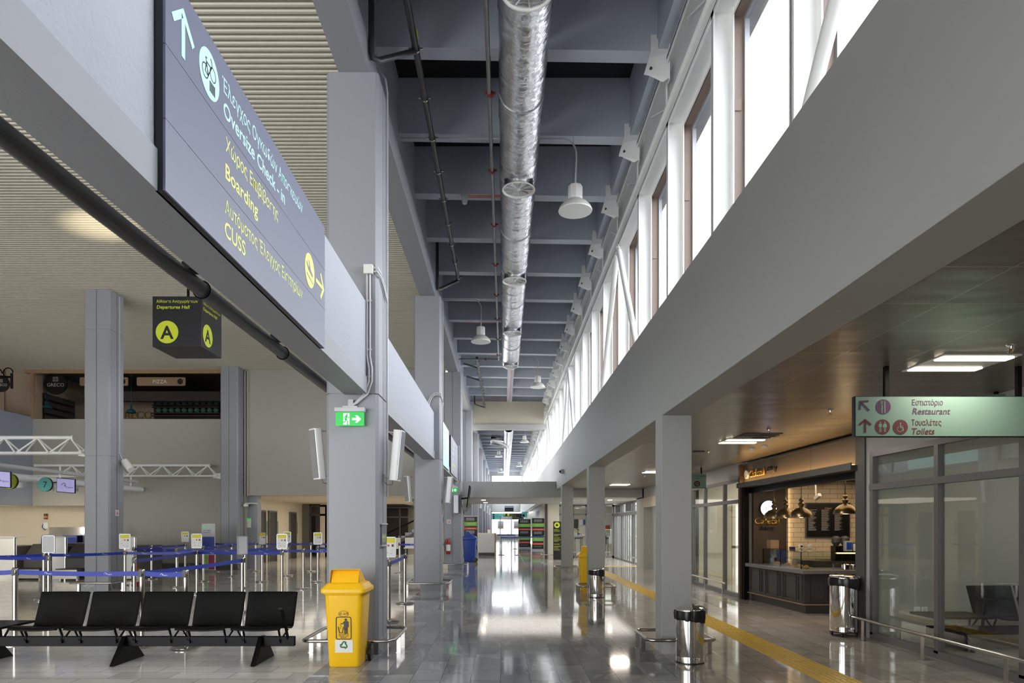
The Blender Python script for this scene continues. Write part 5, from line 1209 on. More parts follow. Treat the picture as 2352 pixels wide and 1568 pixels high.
for py in (930.8, 935.2, 948.8, 955): bx(FX(351, 29.2), FX(506, 29.2), 29.1, 29.5, FZ(py, 29.2) - .02, FZ(py, 29.2) + .02).build('shelf', 'woodslat', E)
g0 = None
for r_, py in enumerate((924.5, 942.5)):
    for k in range(10):
        x, z = FX(364 + 14.6 * k, 29.2), FZ(py, 29.2)
        if g0 is None: g0 = B().lathe([(0, -.1), (.08, -.09), (.12, -.03), (.12, .03), (.08, .09), (0, .1)], (0, 0, 0), 16).build('glass_globe', 'bluebottle', org=(0, 0, 0)); o = g0
        else: o = g0.copy(); COL.objects.link(o)
        o.location = (x, 29.25, z + .02); tag(o, 'green glass globe on the %s shelf upstairs' % ('upper' if r_ == 0 else 'lower'), 'glass globe', 'green glass globes on the %s shelf' % ('upper' if r_ == 0 else 'lower'))
E = thing('wall_blind', (-17, 29, 5.4)); tag(E, 'dark slatted window blind upstairs behind the round sign', 'blind'); Y = 28.5
bx(-17.2, -17.15, 25.45, 27.3, 5.2, 6.5).build('panel', 'black', E)
for k in range(5): bx(-17.15, -17.11, 25.5, 27.25, 5.25 + .26 * k, 5.43 + .26 * k).build('slat', 'darkgrey', E)

# ================================================================== RIGHT SIDE: SIGNS, CEILING LIGHTS, COFFEE SHOP
E = thing('hanging_sign', (3.7, 5.72, 2.275)); tag(E, 'pale green hanging sign with arrows reading Restaurant and Toilets', 'sign')
bx(2.933, 4.62, 5.706, 5.75, 2.275, 2.615).build('casing', 'navydark', E)
bx(2.94, 4.615, 5.70, 5.706, 2.282, 2.61).build('face_panel', 'teal', E)
B().box(3.19, 3.225, 5.71, 5.745, 2.615, 2.87).build('hanging_rod', 'blackmetal', E)
bx(4.3, 4.335, 5.71, 5.745, 2.615, 2.87).build('hanging_rod', 'blackmetal', E)
def T(px, py): return face((FX(px, 5.699), 5.699, FZ(py, 5.699)), '-y')
text('Εστιατόριο', .068, T(2094, 930.5), 'plum', E, width=.256, bold=.004)
text('Restaurant', .074, T(2094, 951), 'plum', E, width=.318, bold=.012, shear=.2)
text('Τουαλέτες', .068, T(2093, 976.5), 'maroon', E, width=.249, bold=.004)
text('Toilets', .074, T(2092, 997), 'maroon', E, width=.19, bold=.012, shear=.2)
for px, py, mm in ((2028.6, 933.9, 'plum'), (2027, 979.8, 'maroon'), (2068, 980.4, 'maroon')): B().ext(circ(0, 0, .062, 32), T(px, py), 0, .002).build('pictogram_disc', mm, E)
q = B(); F = T(1987, 932); stroke(q, [(-.045, -.025), (-.040, .035), (.022, .04)], .015, F); stroke(q, [(-.036, .032), (.03, -.035)], .015, F); q.build('arrow', 'plum', E)
q = B(); F = T(1987, 978); stroke(q, [(-.045, .012), (0, .05), (.045, .012)], .016, F); stroke(q, [(0, .045), (0, -.05)], .016, F); q.build('arrow', 'maroon', E)
q = B(); F = T(2028.6, 933.9) @ Matrix.Translation((0, 0, .002))
stroke(q, [(-.012, -.05), (-.011, .02)], .007, F, 0, .001); stroke(q, [(.013, -.05), (.013, .0), (.011, .045)], .008, F, 0, .001)
for u in (-.018, -.012, -.005): stroke(q, [(u, .02), (u, .047)], .003, F, 0, .001)
q.ext([(-.019, .014), (-.004, .014), (-.004, .024), (-.019, .024)], F, 0, .001)
F = T(2027, 979.8) @ Matrix.Translation((0, 0, .002))
for u, sk in ((-.019, 0), (.019, 1)):
    q.ext(circ(u, .037, .006, 10), F, 0, .001)
    q.ext([(u - (.015 if sk else .009), -.008), (u + (.015 if sk else .009), -.008), (u + .007, .027), (u - .007, .027)], F, 0, .001)
    for s_ in (-1, 1): stroke(q, [(u + s_ * .005, -.006), (u + s_ * .005, -.042)], .006, F, 0, .001); stroke(q, [(u + s_ * .010, .025), (u + s_ * .015, .0)], .004, F, 0, .001)
F = T(2068, 980.4) @ Matrix.Translation((0, 0, .002))
q.ext(circ(0, .031, .006, 10), F, 0, .001); stroke(q, [(0, .022), (.002, -.005), (.02, -.005), (.024, -.03)], .007, F, 0, .001); stroke(q, [(.0, .008), (.02, .008)], .004, F, 0, .001)
stroke(q, [(-.005 + .022 * math.cos(a), -.018 + .022 * math.sin(a)) for a in [1.9 + i * .35 for i in range(13)]], .004, F, 0, .001)
q.build('pictogram', 'teal', E)
E = thing('hanging_sign', (4.6, 6.5, 2.6)); tag(E, 'dark green sign panel hung behind the restaurant sign', 'sign')
bx(FX(2265, 6.8), 5.0, 6.8, 6.84, 2.5, FZ(905, 6.8)).build('face_panel', 'teal', E); bx(4.9, 4.93, 6.8, 6.83, FZ(905, 6.8), 2.87).build('hanging_rod', 'blackmetal', E)
E = thing('hanging_sign', (4.6, 16.4, 2.3)); tag(E, 'small teal sign with a round pictogram projecting beyond the largest white column', 'sign'); Y = 15.6
bx(FX(1572, Y), FX(1622, Y), Y, Y + .04, FZ(1120, Y), FZ(1088, Y)).build('face_panel', 'teal', E)
bx(FX(1572, Y), FX(1622, Y), Y - .002, Y + .042, FZ(1120, Y) - .01, FZ(1120, Y)).build('edge', 'navydark', E)
B().ext(circ(FX(1601, Y), FZ(1110.5, Y), .07, 24), face((0, Y, 0), '-y')).build('pictogram_disc', 'maroon', E)
q = B(); F = face((FX(1601, Y), Y - .003, FZ(1110.5, Y)), '-y'); q.ext(circ(-.02, .03, .01, 8), F, 0, .001); stroke(q, [(-.02, .015), (-.025, -.02), (.0, -.03)], .012, F, 0, .001); q.ext([(.015, -.04), (.03, -.04), (.03, .015), (.015, .015)], F, 0, .001); q.ext(circ(.022, .03, .009, 8), F, 0, .001); q.build('pictogram', 'teal', E)
for k in (0, 1): text(('Check-in', 'Πληροφορίες')[k], .045, face((FX(1594, Y), Y - .002, FZ(1099 - 5 * k, Y)), '-y'), 'navydark', E)
bx(4.5, 4.53, Y, Y + .03, FZ(1088, Y), 2.87).build('hanging_rod', 'blackmetal', E)

# recessed LED ceiling panels: two bright strips each
for k, (Y, lb) in enumerate(((5.32, 'largest recessed ceiling light with two white strips, above the restaurant sign'), (10.45, 'recessed ceiling light with two strips beside the open ceiling tile'), (16.5, 'recessed ceiling light seen past the largest white column'), (21.7, 'farthest recessed ceiling light before the cross beam'), (.2, 'recessed ceiling light overhead behind the camera'))):
    E = thing('ceiling_light', (3.74, Y + .28, 2.86)); tag(E, lb, 'light', 'recessed two-strip ceiling lights')
    bx(3.44, 4.04, Y, Y + .58, 2.862, 2.872).build('light_tray', 'lampwhite', E)
    for dy in (.06, .42): bx(3.455, 4.025, Y + dy, Y + dy + .1, 2.855, 2.863).build('light_strip', 'led', E)
    area('ceiling_light_glow', (3.74, Y + (.29 if k else .1), 2.85), (0, 0, 0), .55, .5 if k else .12, 26 if k else 12, (1, .90, .78))
for k, Y in enumerate((27, 30)):
    for x in (-.8, 2.6, 4.2): 
        E = tag(B().lathe([(.09, 2.555), (.09, 2.57), (0, 2.57)], (x, Y, 0), 20).build('downlight', 'led'), 'small round downlight in the low ceiling past the cross beam', 'light', 'small downlights in the low ceiling')
area('low_ceiling_glow', (2, 28.3, 2.54), (0, 0, 0), 6, 5, 130, (1, .93, .85))
# open ceiling tile with services showing
E = thing('ceiling_opening', (3.8, 10.1, 2.87)); tag(E, 'open ceiling tile with cables showing next to the two-strip light', 'ceiling opening')
bx(3.48, 4.02, 9.82, 10.36, 2.862, 2.869).build('opening', 'darkgrey', E)  # flat dark sheet: the shade of the cavity is put into its colour
q = B(); rnd = random.Random(5)
for k in range(7): x = 3.5 + rnd.random() * .45; y = 9.85 + rnd.random() * .4; q.tube([(x, y, 2.86), (x + rnd.uniform(-.1, .15), y + rnd.uniform(0, .1), 2.855), (x + .2, y + .1, 2.86)], .005, 5)
q.build('loose_cable', 'galv', E)
def sprinkler(px, py, label, z=2.87):
    Y = (z - 1.53) * 1568 / (1208 - py + 4); x = FX(px, Y); E = thing('sprinkler', (x, Y, z - .06)); tag(E, label, 'sprinkler', 'ceiling sprinklers')
    B().lathe([(.035, z), (.03, z - .008), (.012, z - .012), (.01, z - .03)], (x, Y, 0), 12).build('rosette', 'chrome', E)
    B().tube([(x - .012, Y, z - .03), (x - .012, Y, z - .055), (x + .012, Y, z - .055), (x + .012, Y, z - .03)], .003, 5).lathe([(.022, z - .06), (.022, z - .056), (0, z - .055)], (x, Y, 0), 10).build('deflector', 'brass', E)
    B().tube([(x, Y, z - .03), (x, Y, z - .054)], .003, 5).build('bulb', 'red', E)
sprinkler(2323, 795, 'sprinkler head beyond the two bright strips above the restaurant sign')
sprinkler(1907, 944, 'sprinkler head above the coffee shop fascia')
sprinkler(1766, 988, 'sprinkler head beside the open ceiling tile')
sprinkler(1628, 1040, 'sprinkler head just past the largest white column')
sprinkler(1481, 1096, 'distant sprinkler head between the white columns')
for px, py, lb in ((1755, 1026, 'white smoke detector on the ceiling in front of the coffee shop'), (1727, 1032, 'small white ceiling speaker near the coffee shop letters')):
    Y = 1.34 * 1568 / (1208 - py + 3); x = FX(px, Y); E = thing('smoke_detector', (x, Y, 2.81)); tag(E, lb, 'smoke detector')
    B().lathe([(.05, 2.87), (.05, 2.85), (.035, 2.83), (0, 2.825)], (x, Y, 0), 16).build('sensor', 'lampwhite', E)
E = thing('wall_vent', (2.9, 12.8, 2.86)); tag(bx(FX(1592, 12.2), FX(1617, 12.2), 12.15, 12.25, 2.855, 2.87).build('ceiling_vent', 'black'), 'small black slot vent in the metal ceiling by the largest white column', 'vent'); bpy.data.objects.remove(E)

# tactile guide path
q = B().box(3.12, 3.51, YB, 26.2, 0, .004).box(3.51, 5.2, 25.85, 26.2, 0, .004); rr = B()
for k in range(6):
    x = 3.15 + k * .062; y = 2.0
    while y < 26: rr.box(x, x + .03, y, y + .27, .004, .009); y += .30
E = thing('tactile_path', (3.3, 12, 0)); tag(E, 'yellow ribbed tactile guide path along the shop fronts', 'tactile path'); q.build('base_strip', 'tactile', E); rr.build('ribs', 'tactile', E)
for n_ in list(COL.objects):
    if n_.name == 'ribs': n_['kind'] = 'stuff'
# guard rails in front of the glazing
def rail(x, y0, y1, n, label, z=.29):
    E = thing('guard_rail', (x, (y0 + y1) / 2, 0)); tag(E, label, 'guard rail', 'low steel guard rails')
    B().tube([(x, y0, z), (x, y1, z)], .021, 14).build('rail', 'steel', E)
    for k in range(n):
        y = y0 + .25 + (y1 - y0 - .5) * k / (n - 1)
        bx(x + .0, x + .008, y - .03, y + .03, 0, z - .01).box(x - .02, x + .09, y - .04, y + .04, 0, .005).build('post', 'steel', E)
rail(4.78, 6.25, 9.35, 3, 'long low steel guard rail in front of the waiting room glazing')
rail(4.80, 14.75, 17.9, 3, 'low steel guard rail in front of the glazing past the coffee shop')
rail(5.15, 26.6, 27.6, 2, 'short low guard rail before the sliding doors'); rail(5.15, 29.9, 30.7, 2, 'short low guard rail between the two sliding doors')
E = thing('guard_rail', (3.6, 32.8, 0)); tag(E, 'low steel rail in front of the glass partition', 'guard rail', 'low steel guard rails')
B().tube([(2.7, 32.8, .29), (5.1, 32.8, .29)], .02, 10).build('rail', 'steel', E)
for x in (2.9, 4.9): bx(x - .03, x + .03, 32.8, 32.81, 0, .28).build('post', 'steel', E)
# sockets in the waiting room
for px, lb, m_ in ((2106, 'white light switch plate on the waiting room wall', 0), (2123, 'white wall socket beside the switch plate', 1)):
    Y = 9.3; x, z = FX(px, Y), FZ(1400, Y); E = thing('wall_socket', (x, Y, z)); tag(E, lb, 'socket', 'plates on the waiting room wall')
    bx(x - .042, x + .042, Y - .01, Y, z - .042, z + .042).build('cover_plate', 'lampwhite', E, bevel=.003)
    if m_: B().lathe([(.022, Y - .012), (.022, Y - .009), (0, Y - .009)], (x, 0, z), 16, 'y').build('outlet', 'housing', E)
    else: bx(x - .025, x + .025, Y - .014, Y - .01, z - .03, z + .0).build('rocker', 'housing', E)
area('waiting_room_light', (7.5, 7.5, 2.9), (0, 0, 0), 3, 2, 26, (1, .95, .85))
area('lobby_light', (8, 16.3, 2.9), (0, 0, 0), 4, 2.5, 130, (1, .97, .92))
# lobby behind the second glazing: bright inner door frame
E = thing('door_6', (6.2, 17.9, 0), kind='structure')
bx(6.0, 6.08, 17.9, 18.0, 0, 2.1).box(7.6, 7.68, 17.9, 18, 0, 2.1).box(6.0, 7.68, 17.9, 18, 2.1, 2.2).box(6.0, 7.68, 17.9, 18, .95, 1.02).build('frame', 'cream', E)
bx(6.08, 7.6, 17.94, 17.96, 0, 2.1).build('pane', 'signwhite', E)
E = exit_sign(6.1, 17.0, 2.1, 'small green exit sign inside the glazed lobby past the coffee shop', .26)
bx(6.09, 6.11, 16.97, 16.99, 2.26, 2.95).build('ceiling_rod', 'housing', E)

# ---- coffee shop
CY0, CY1 = 9.67, 14.45
E = thing('shop_front', (5.0, 12, 0)); tag(E, 'taupe coffee shop fascia with dark frame and warm light strip', 'shop front')
for a, c in ((9.7, 11.25), (11.26, 12.85), (12.86, 14.36)): bx(5.06, 5.10, a, c, 2.41, 2.80).build('fascia_panel', 'fascia', E)
bx(4.93, 5.12, 9.67, 14.42, 2.33, 2.40).box(4.915, 4.93, 9.67, 14.42, 2.33, 2.43).build('lower_lip', 'darkgrey', E); bx(4.94, 4.99, 9.7, 14.4, 2.40, 2.408).build('light_strip', 'glow', E)
bx(5.01, 5.12, 9.67, 14.45, 2.80, 2.83).build('upper_lip', 'darkgrey', E)
bx(4.96, 5.12, 14.34, 14.44, 0, 2.82).build('jamb', 'woodslat', E); bx(5.0, 5.1, 14.2, 14.34, 0, 2.33).build('shutter_guide', 'blackmetal', E)
bx(5.12, 5.2, 9.67, 14.34, 2.22, 2.42).build('shutter_box', 'blackmetal', E)
area('fascia_light', (4.985, 12.05, 2.415), (0, PI, 0), .03, 4.6, 5, (1, .68, .32))
def FT(y, z): return face((5.06, y, z), '-x')
q = B().ext(circ(0, 0, .088, 32), face((5.06, 14.16, 2.60), '-x'), .0, .04); d_ = q.build('emblem_disc', 'lampwhite', E)
q = B(); stroke(q, circ(0, 0, .062, 24), .004, face((5.02, 14.16, 2.60), '-x'), 0, .002, True); stroke(q, [(-.01, -.05), (-.03, 0), (.0, .045), (.03, .02), (.0, -.01), (.015, -.05)], .006, face((5.02, 14.16, 2.60), '-x'), 0, .002); q.build('emblem', 'darkgrey', E)
def solid(s, size, Mx, m, par, dep=.03, **k):
    o = text(s, size, Mx, m, par, **k); md = o.modifiers.new('depth', 'SOLIDIFY'); md.thickness = dep; md.offset = 0; return o
solid('Cafetal', .20, FT(13.97, 2.53) @ Matrix.Translation((0, 0, .03)), 'gold', E, width=.80, bold=.03)
text('the', .05, FT(13.86, 2.70) @ Matrix.Translation((0, 0, .03)), 'gold', E, bold=.01)
solid('Bakery', .13, FT(13.05, 2.57) @ Matrix.Translation((0, 0, .03)), 'black', E, width=.46, shear=.4, bold=.01)
# interior shell
struct(bx(5.2, 9.2, 14.2, 14.32, 0, 2.6), 'wall_back', 'cafe')
struct(bx(9.1, 9.2, 9.6, 14.3, 0, 2.6).box(5.3, 9.2, 9.5, 9.68, 0, 2.6), 'wall_right', 'cafe')
struct(bx(5.2, 9.2, 9.6, 14.3, 2.55, 2.6), 'ceiling', 'woodslat')
def bricks():
    m = tiles('white_glazed_bricks', (212, 192, 160), (220, 200, 168), (150, 130, 104), .30, .10, .22, swap=False, vstr=0, msize=.005, offs=.5)
    n = m.node_tree.nodes; L = m.node_tree.links
    for z in [x for x in n if x.type == 'COMBXYZ']:
        for l in list(z.inputs['Y'].links): L.remove(l)
        L.new([x for x in n if x.type == 'SEPXYZ'][0].outputs['Z'], z.inputs['Y'])
    return m
M['bricks'] = bricks()
struct(bx(5.88, 9.1, 14.1, 14.2, 0, 2.55), 'wall_back', 'bricks')
q = B()
for k in range(28): q.box(5.3 + k * .135, 5.34 + k * .135, 9.7, 14.1, 2.44, 2.55)
struct(q, 'ceiling', 'woodslat')
struct(bx(5.4, 8.2, 9.7, 11.2, .0, .003), 'floor', 'tan')
area('coffee_shop_light', (6.6, 12.6, 2.40), (0, 0, 0), 2.2, 1.6, 24, (1, .74, .48))
area('brick_wall_light', (5.86, 14.07, 1.3), (0, -PI / 2, 0), 2.2, .04, 1.6, (1, .72, .4))
for k, (x, y, lb) in enumerate(((5.9, 13.2, 'small round ceiling spot above the brick wall edge'), (6.7, 12.9, 'small round ceiling spot in the middle of the coffee shop'), (7.3, 13.2, 'small round ceiling spot above the menu board end'), (7.4, 12.0, 'small round ceiling spot near the shop frame'))):
    tag(B().lathe([(.05, 2.425), (.05, 2.44), (0, 2.44)], (x, y, 0), 16).build('ceiling_spot', 'lampwarm'), lb, 'light', 'coffee shop ceiling spots')
# wall logo
E = thing('illuminated_logo', (5.25, 14.1, 1.88)); tag(E, 'round backlit white logo disc on the dark coffee shop wall', 'sign'); Y = 14.12; x, z, r = FX(1765.5, Y), FZ(1167.5, Y), .168
B().lathe([(0, Y), (r, Y), (r, Y + .07), (0, Y + .07)], (x, 0, z), 40, 'y').build('casing', 'black', E)
B().ext(circ(0, 0, r * .97, 40), face((x, Y, z), '-y'), 0, .002).build('lit_face', mat('backlit_disc', (226, 216, 245), .4, emit=1.6, var=0), E)
q = B(); F = face((x, Y - .003, z), '-y'); stroke(q, circ(0, 0, r * .68, 32), .004, F, 0, .001, True)
for k in range(36):
    a = 2 * PI * k / 36
    for rr_ in (.77, .88): q.ext([(rr_ * r * math.cos(a) + dx, rr_ * r * math.sin(a) + dy) for dx, dy in ((-.004, -.004), (.004, -.004), (.004, .004), (-.004, .004))], F, 0, .001)
stroke(q, [(-.07, -.02), (-.05, .04), (.0, .06), (.05, .03), (.07, .05)], .005, F, 0, .001); stroke(q, [(-.06, .02), (.02, -.07)], .005, F, 0, .001); stroke(q, circ(-.02, -.01, .03, 14), .004, F, 0, .001, True); stroke(q, [(.02, .0), (.04, .05), (.06, .0)], .004, F, 0, .001)
q.build('emblem', 'plum', E)
E = thing('wall_letters', (5.2, 14.15, 1.6)); tag(E, 'bronze letters over black script lettering on the dark shop wall', 'sign')
solid('Cafetal', .19, face((FX(1733, 14.18), 14.18, FZ(1203, 14.18)), '-y'), 'gold', E, .01, width=.52, bold=.03)
solid('Bakery', .12, face((FX(1743, 14.18), 14.18, FZ(1216.5, 14.18)), '-y'), 'black', E, .01, width=.32, shear=.4)
# menu board
E = thing('menu_board', (6.5, 14.05, 1.6)); tag(E, 'dark framed menu board with columns of small print on the brick wall', 'menu board'); Y = 14.05; x0, x1, z0, z1 = FX(1851, Y), FX(1953, Y), FZ(1235, Y), FZ(1154, Y)
bx(x0, x1, Y, Y + .04, z0, z1).build('frame', 'counter', E, bevel=.004); bx(x0 + .025, x1 - .025, Y - .002, Y, z0 + .025, z1 - .025).build('slate', 'black', E)
q = B(); F = face((x0, Y - .003, z0), '-y'); H = z1 - z0; rnd = random.Random(2)
for c_ in range(3):
    for k in range(20):
        u = .05 + c_ * .27; v = H - .15 - k * .022
        if v > .15: q.ext([(u, v), (u + .08 + rnd.random() * .1, v), (u + .08 + rnd.random() * .1, v + .006), (u, v + .006)], F, 0, .001)
q.build('price_lines', 'housing', E)['kind'] = 'stuff'
text('Cafetal', .05, F @ Matrix.Translation(((x1 - x0) / 2, H - .13, 0)), 'gold', E, align='CENTER', bold=.02)
# counter
E = thing('service_counter', (5.6, 12.6, 0)); tag(E, 'charcoal panelled coffee counter with grey stone top', 'counter')
pl = [(5.08, 14.15), (5.24, 11.9), (7.6, 11.9), (7.6, 12.5), (5.72, 12.5), (5.70, 14.15)]
B().prism(pl, 'z', .16, .70).build('carcass', 'counter', E); B().prism([(5.14, 14.15), (5.29, 11.96), (7.6, 11.96), (7.6, 12.5), (5.72, 12.5), (5.70, 14.15)], 'z', 0, .16).build('plinth', 'darkgrey', E)
B().prism([(5.05, 14.15), (5.215, 11.87), (7.6, 11.87), (7.6, 12.52), (5.72, 12.52), (5.71, 14.15)], 'z', .155, .172).build('skirting_line', 'tan', E)
B().prism([(5.0, 14.15), (5.17, 11.82), (7.6, 11.82), (7.6, 12.56), (5.72, 12.56), (5.71, 14.15)], 'z', .70, .77).build('worktop', 'stone', E, bevel=.01)
def cpanel(o_, ux, uy, u0, u1):
    F = Matrix.Identity(4); ud = Vector((ux, uy, 0)).normalized(); nd = Vector((ud.y, -ud.x, 0))
    if nd.x + nd.y > 0: nd = -nd
    for i in range(3): F[i][0] = ud[i]; F[i][1] = (0, 0, 1)[i]; F[i][2] = nd[i]; F[i][3] = o_[i]
    q = B(); stroke(q, [(u0, .22), (u1, .22), (u1, .66), (u0, .66)], .022, F, 0, .018, True); q.ext([(u0 + .03, .25), (u1 - .03, .25), (u1 - .03, .63), (u0 + .03, .63)], F, 0, .006) if u1 - u0 > .2 else None
    q.build('moulded_panel', 'counter', E)
for a, c in ((.12, .52), (.60, .78), (.86, 1.27), (1.35, 1.50), (1.57, 1.98), (2.04, 2.18)): cpanel((5.08, 14.15, 0), .16, -2.25, a, c)
for a, c in ((.08, .38), (.46, 1.0), (1.08, 1.6), (1.7, 2.2)): cpanel((5.24, 11.9, 0), 1, 0, a, c)
E = thing('glass_display', (5.5, 12.8, .77)); tag(E, 'glass display case on the coffee counter', 'display case')
q = bx(5.27, 5.278, 12.12, 13.9, .775, 1.07).box(5.28, 6.5, 12.11, 12.118, .775, 1.07).box(5.28, 5.7, 13.9, 13.908, .775, 1.07); q.build('pane', 'cafeglass', E)
bx(5.27, 5.7, 12.11, 13.9, 1.07, 1.082).box(5.7, 6.5, 12.11, 12.45, 1.07, 1.082).build('top_glass', 'cafeglass', E); bx(5.32, 5.66, 12.1, 13.85, .92, .928).build('glass_shelf', 'cafeglass', E)
for x, y in ((5.27, 12.11), (5.27, 13.0), (5.27, 13.89), (6.49, 12.11)): bx(x, x + .012, y, y + .012, .77, 1.07).build('corner_post', 'blackmetal', E)
bx(5.9, 6.5, 12.08, 12.10, 1.045, 1.06).build('light_bar', 'glow', E)
for k, (y, s_) in enumerate(((13.6, .07), (13.1, .06), (12.6, .07), (12.3, .05))):
    tag(B().lathe([(0, .775), (s_, .775), (s_ * 1.1, .79), (s_ * .7, .82), (0, .835)], (5.45, y, 0), 14).build('pastry', mat('pastry_%d' % k, (196, 140, 70), .6, var=.2, scale=30)), ['golden pastry under the glass near the dark wall', 'golden pastry in the middle of the display case', 'golden pastry near the counter corner', 'smallest golden pastry at the counter corner'][k], 'pastry', 'pastries in the display')
def prop(name, m, pxc, py0, py1, Y, wpx, label, cat, kind='box', mm=None, dep=None):
    x, z0, z1, w_ = FX(pxc, Y), FZ(py1, Y), FZ(py0, Y), wpx / 1568 * Y; E = thing(name, (x, Y, z0)); tag(E, label, cat); dep = dep or w_ * .7
    if kind == 'box':
        bx(x - w_ / 2, x + w_ / 2, Y, Y + dep, z0, z1).build('body', m, E, bevel=.006)
        if mm: bx(x - w_ / 2 + .01, x + w_ / 2 - .01, Y - .004, Y, z0 + (z1 - z0) * .2, z1 - (z1 - z0) * .15).build('front', mm, E)
    else:
        B().lathe([(0, z0), (w_ * .45, z0), (w_ / 2, z0 + (z1 - z0) * .1), (w_ / 2, z1 - .01), (w_ * .47, z1), (0, z1)], (x, Y + w_ / 2, 0), 20).build('body', m, E)
        B().lathe([(w_ * .5, z1 - .02), (w_ * .54, z1 - .01), (w_ * .5, z1)], (x, Y + w_ / 2, 0), 20).build('rim', mm or m, E)
    return E
ZC = 1.082
def on(name, m, x, y, w_, d, h, z, label, cat, rnd_=False, mm=None):
    E = thing(name, (x, y, z)); tag(E, label, cat)
    if rnd_:
        B().lathe([(0, z), (w_ * .46, z), (w_ / 2, z + h * .08), (w_ / 2, z + h * .9), (w_ * .42, z + h), (0, z + h)], (x, y, 0), 20).build('body', m, E)
        B().lathe([(w_ * .5, z + h * .86), (w_ * .54, z + h * .9), (w_ * .5, z + h * .95)], (x, y, 0), 20).build('rim', mm or m, E)
    else:
        bx(x - w_ / 2, x + w_ / 2, y - d / 2, y + d / 2, z, z + h).build('body', m, E, bevel=.006)
        bx(x - w_ / 2 + .012, x + w_ / 2 - .012, y - d / 2 - .004, y - d / 2, z + h * .15, z + h * .85).build('front_panel', mm or 'darkgrey', E)
    return E
on('card_box', 'tan', 5.42, 13.75, .17, .2, .17, ZC, 'tan cardboard dispenser on the display case by the dark wall', 'box', mm='tan')
on('blue_box', 'blueplastic', 5.62, 13.3, .09, .08, .05, ZC, 'small blue box on top of the glass display', 'box', mm='navydark')
on('napkin_stand', 'paper', 6.35, 12.25, .12, .1, .13, ZC, 'white napkin stand on top of the glass display', 'napkin stand', mm='housing')
on('card_box', 'alulight', 6.2, 12.3, .12, .1, .18, ZC, 'grey upright box behind the white napkin stand', 'box', mm='blueplastic')
on('steel_canister', 'chrome', 5.98, 11.95, .13, 0, .10, .77, 'polished steel canister on the stone counter', 'canister', True)
on('steel_canister', 'chrome', 6.13, 11.95, .12, 0, .095, .77, 'second polished steel canister, nearer the shop frame', 'canister', True)
on('plant_tray', 'recyc', 6.37, 11.95, .26, .16, .05, .77, 'tray with small green and beige snacks on the counter', 'tray', mm='tan')
struct(bx(5.95, 9.1, 13.1, 14.09, 0, .86), 'trim_11', 'counter')
E = on('espresso_machine', 'blackmetal', 7.05, 13.25, .62, .4, .34, .86, 'black espresso machine at the back of the coffee shop', 'coffee machine', mm='chrome')
for dx in (-.15, .1): B().tube([(7.05 + dx, 13.03, 1.0), (7.05 + dx, 12.96, .99)], .02, 8).build('portafilter', 'chrome', E)
for k, x in enumerate((6.45, 6.62)):
    E = thing('coffee_grinder', (x, 13.2, .86)); tag(E, ['black coffee grinder with round hopper by the wall socket', 'second black coffee grinder beside the espresso machine'][k], 'coffee grinder', 'coffee grinders')
    bx(x - .06, x + .06, 13.15, 13.35, .86, 1.15).build('body', 'blackmetal', E, bevel=.01); B().lathe([(.04, 1.15), (.085, 1.22), (.085, 1.3), (.04, 1.34), (0, 1.34)], (x, 13.25, 0), 16).build('hopper', 'darkgrey', E)
for k, (x, m_) in enumerate(((6.86, 'red'), (6.95, 'paper'), (7.05, 'tan'), (7.14, 'darkgrey'), (7.22, 'blueplastic'))):
    tag(B().lathe([(.03, 1.20), (.04, 1.30), (.042, 1.31), (0, 1.31)], (x, 13.15, 0), 12).build('paper_cup', m_), '%s paper cup stack on the espresso machine' % ('red', 'white', 'tan', 'dark', 'blue')[k], 'cup', 'cups on the espresso machine')
for k, px in enumerate((1840, 1860)):
    x = FX(px, 14.09); E = thing('wall_socket', (x, 14.09, 1.15)); tag(E, ['white socket with a black plug on the brick wall', 'white double socket on the brick wall nearer the grinder'][k], 'socket', 'sockets on the brick wall')
    bx(x - .035, x + .035, 14.08, 14.1, FZ(1259, 14.1), FZ(1249, 14.1)).build('cover_plate', 'lampwhite', E); B().lathe([(0, 14.05), (.018, 14.05), (.018, 14.08)], (x, 0, FZ(1254, 14.1)), 10, 'y').build('plug', 'black' if k == 0 else 'housing', E)
E = thing('security_camera', (6.2, 13.4, 2.1)); tag(E, 'small camera hanging from the coffee shop ceiling in front of the bricks', 'camera'); x = FX(1873, 13.3)
B().tube([(x, 13.3, 2.44), (x, 13.28, 2.12)], .015, 8).build('stem', 'housing', E); B().obox((x + .02, 13.25, 2.1), (.07, .16, .07), (-.5, 0, .2)).build('camera_body', 'housing', E, bevel=.01)
for k, (px, Y, lb) in enumerate(((1778, 13.4, 'aged brass dome pendant in front of the round lit logo'), (1804.5, 12.85, 'aged brass dome pendant, middle one over the display case'), (1840.5, 12.17, 'aged brass dome pendant, overlapping the menu board edge'), (1941.5, 12.0, 'aged brass dome pendant next to the dark shop frame'))):
    pendant(px, 1190 - (0, 1, 2, 10)[k], Y, .195, 'brass', lb, 2.44, 'brass pendants in the coffee shop', 1)
    o_ = FX(px, Y); l = bpy.data.lights.new('pendant_bulb', 'POINT'); l.energy = 5; l.color = (1, .72, .42); l.shadow_soft_size = .04; ob = bpy.data.objects.new('pendant_bulb', l); COL.objects.link(ob); ob.location = (o_, Y, FZ(1190, Y) + .03)

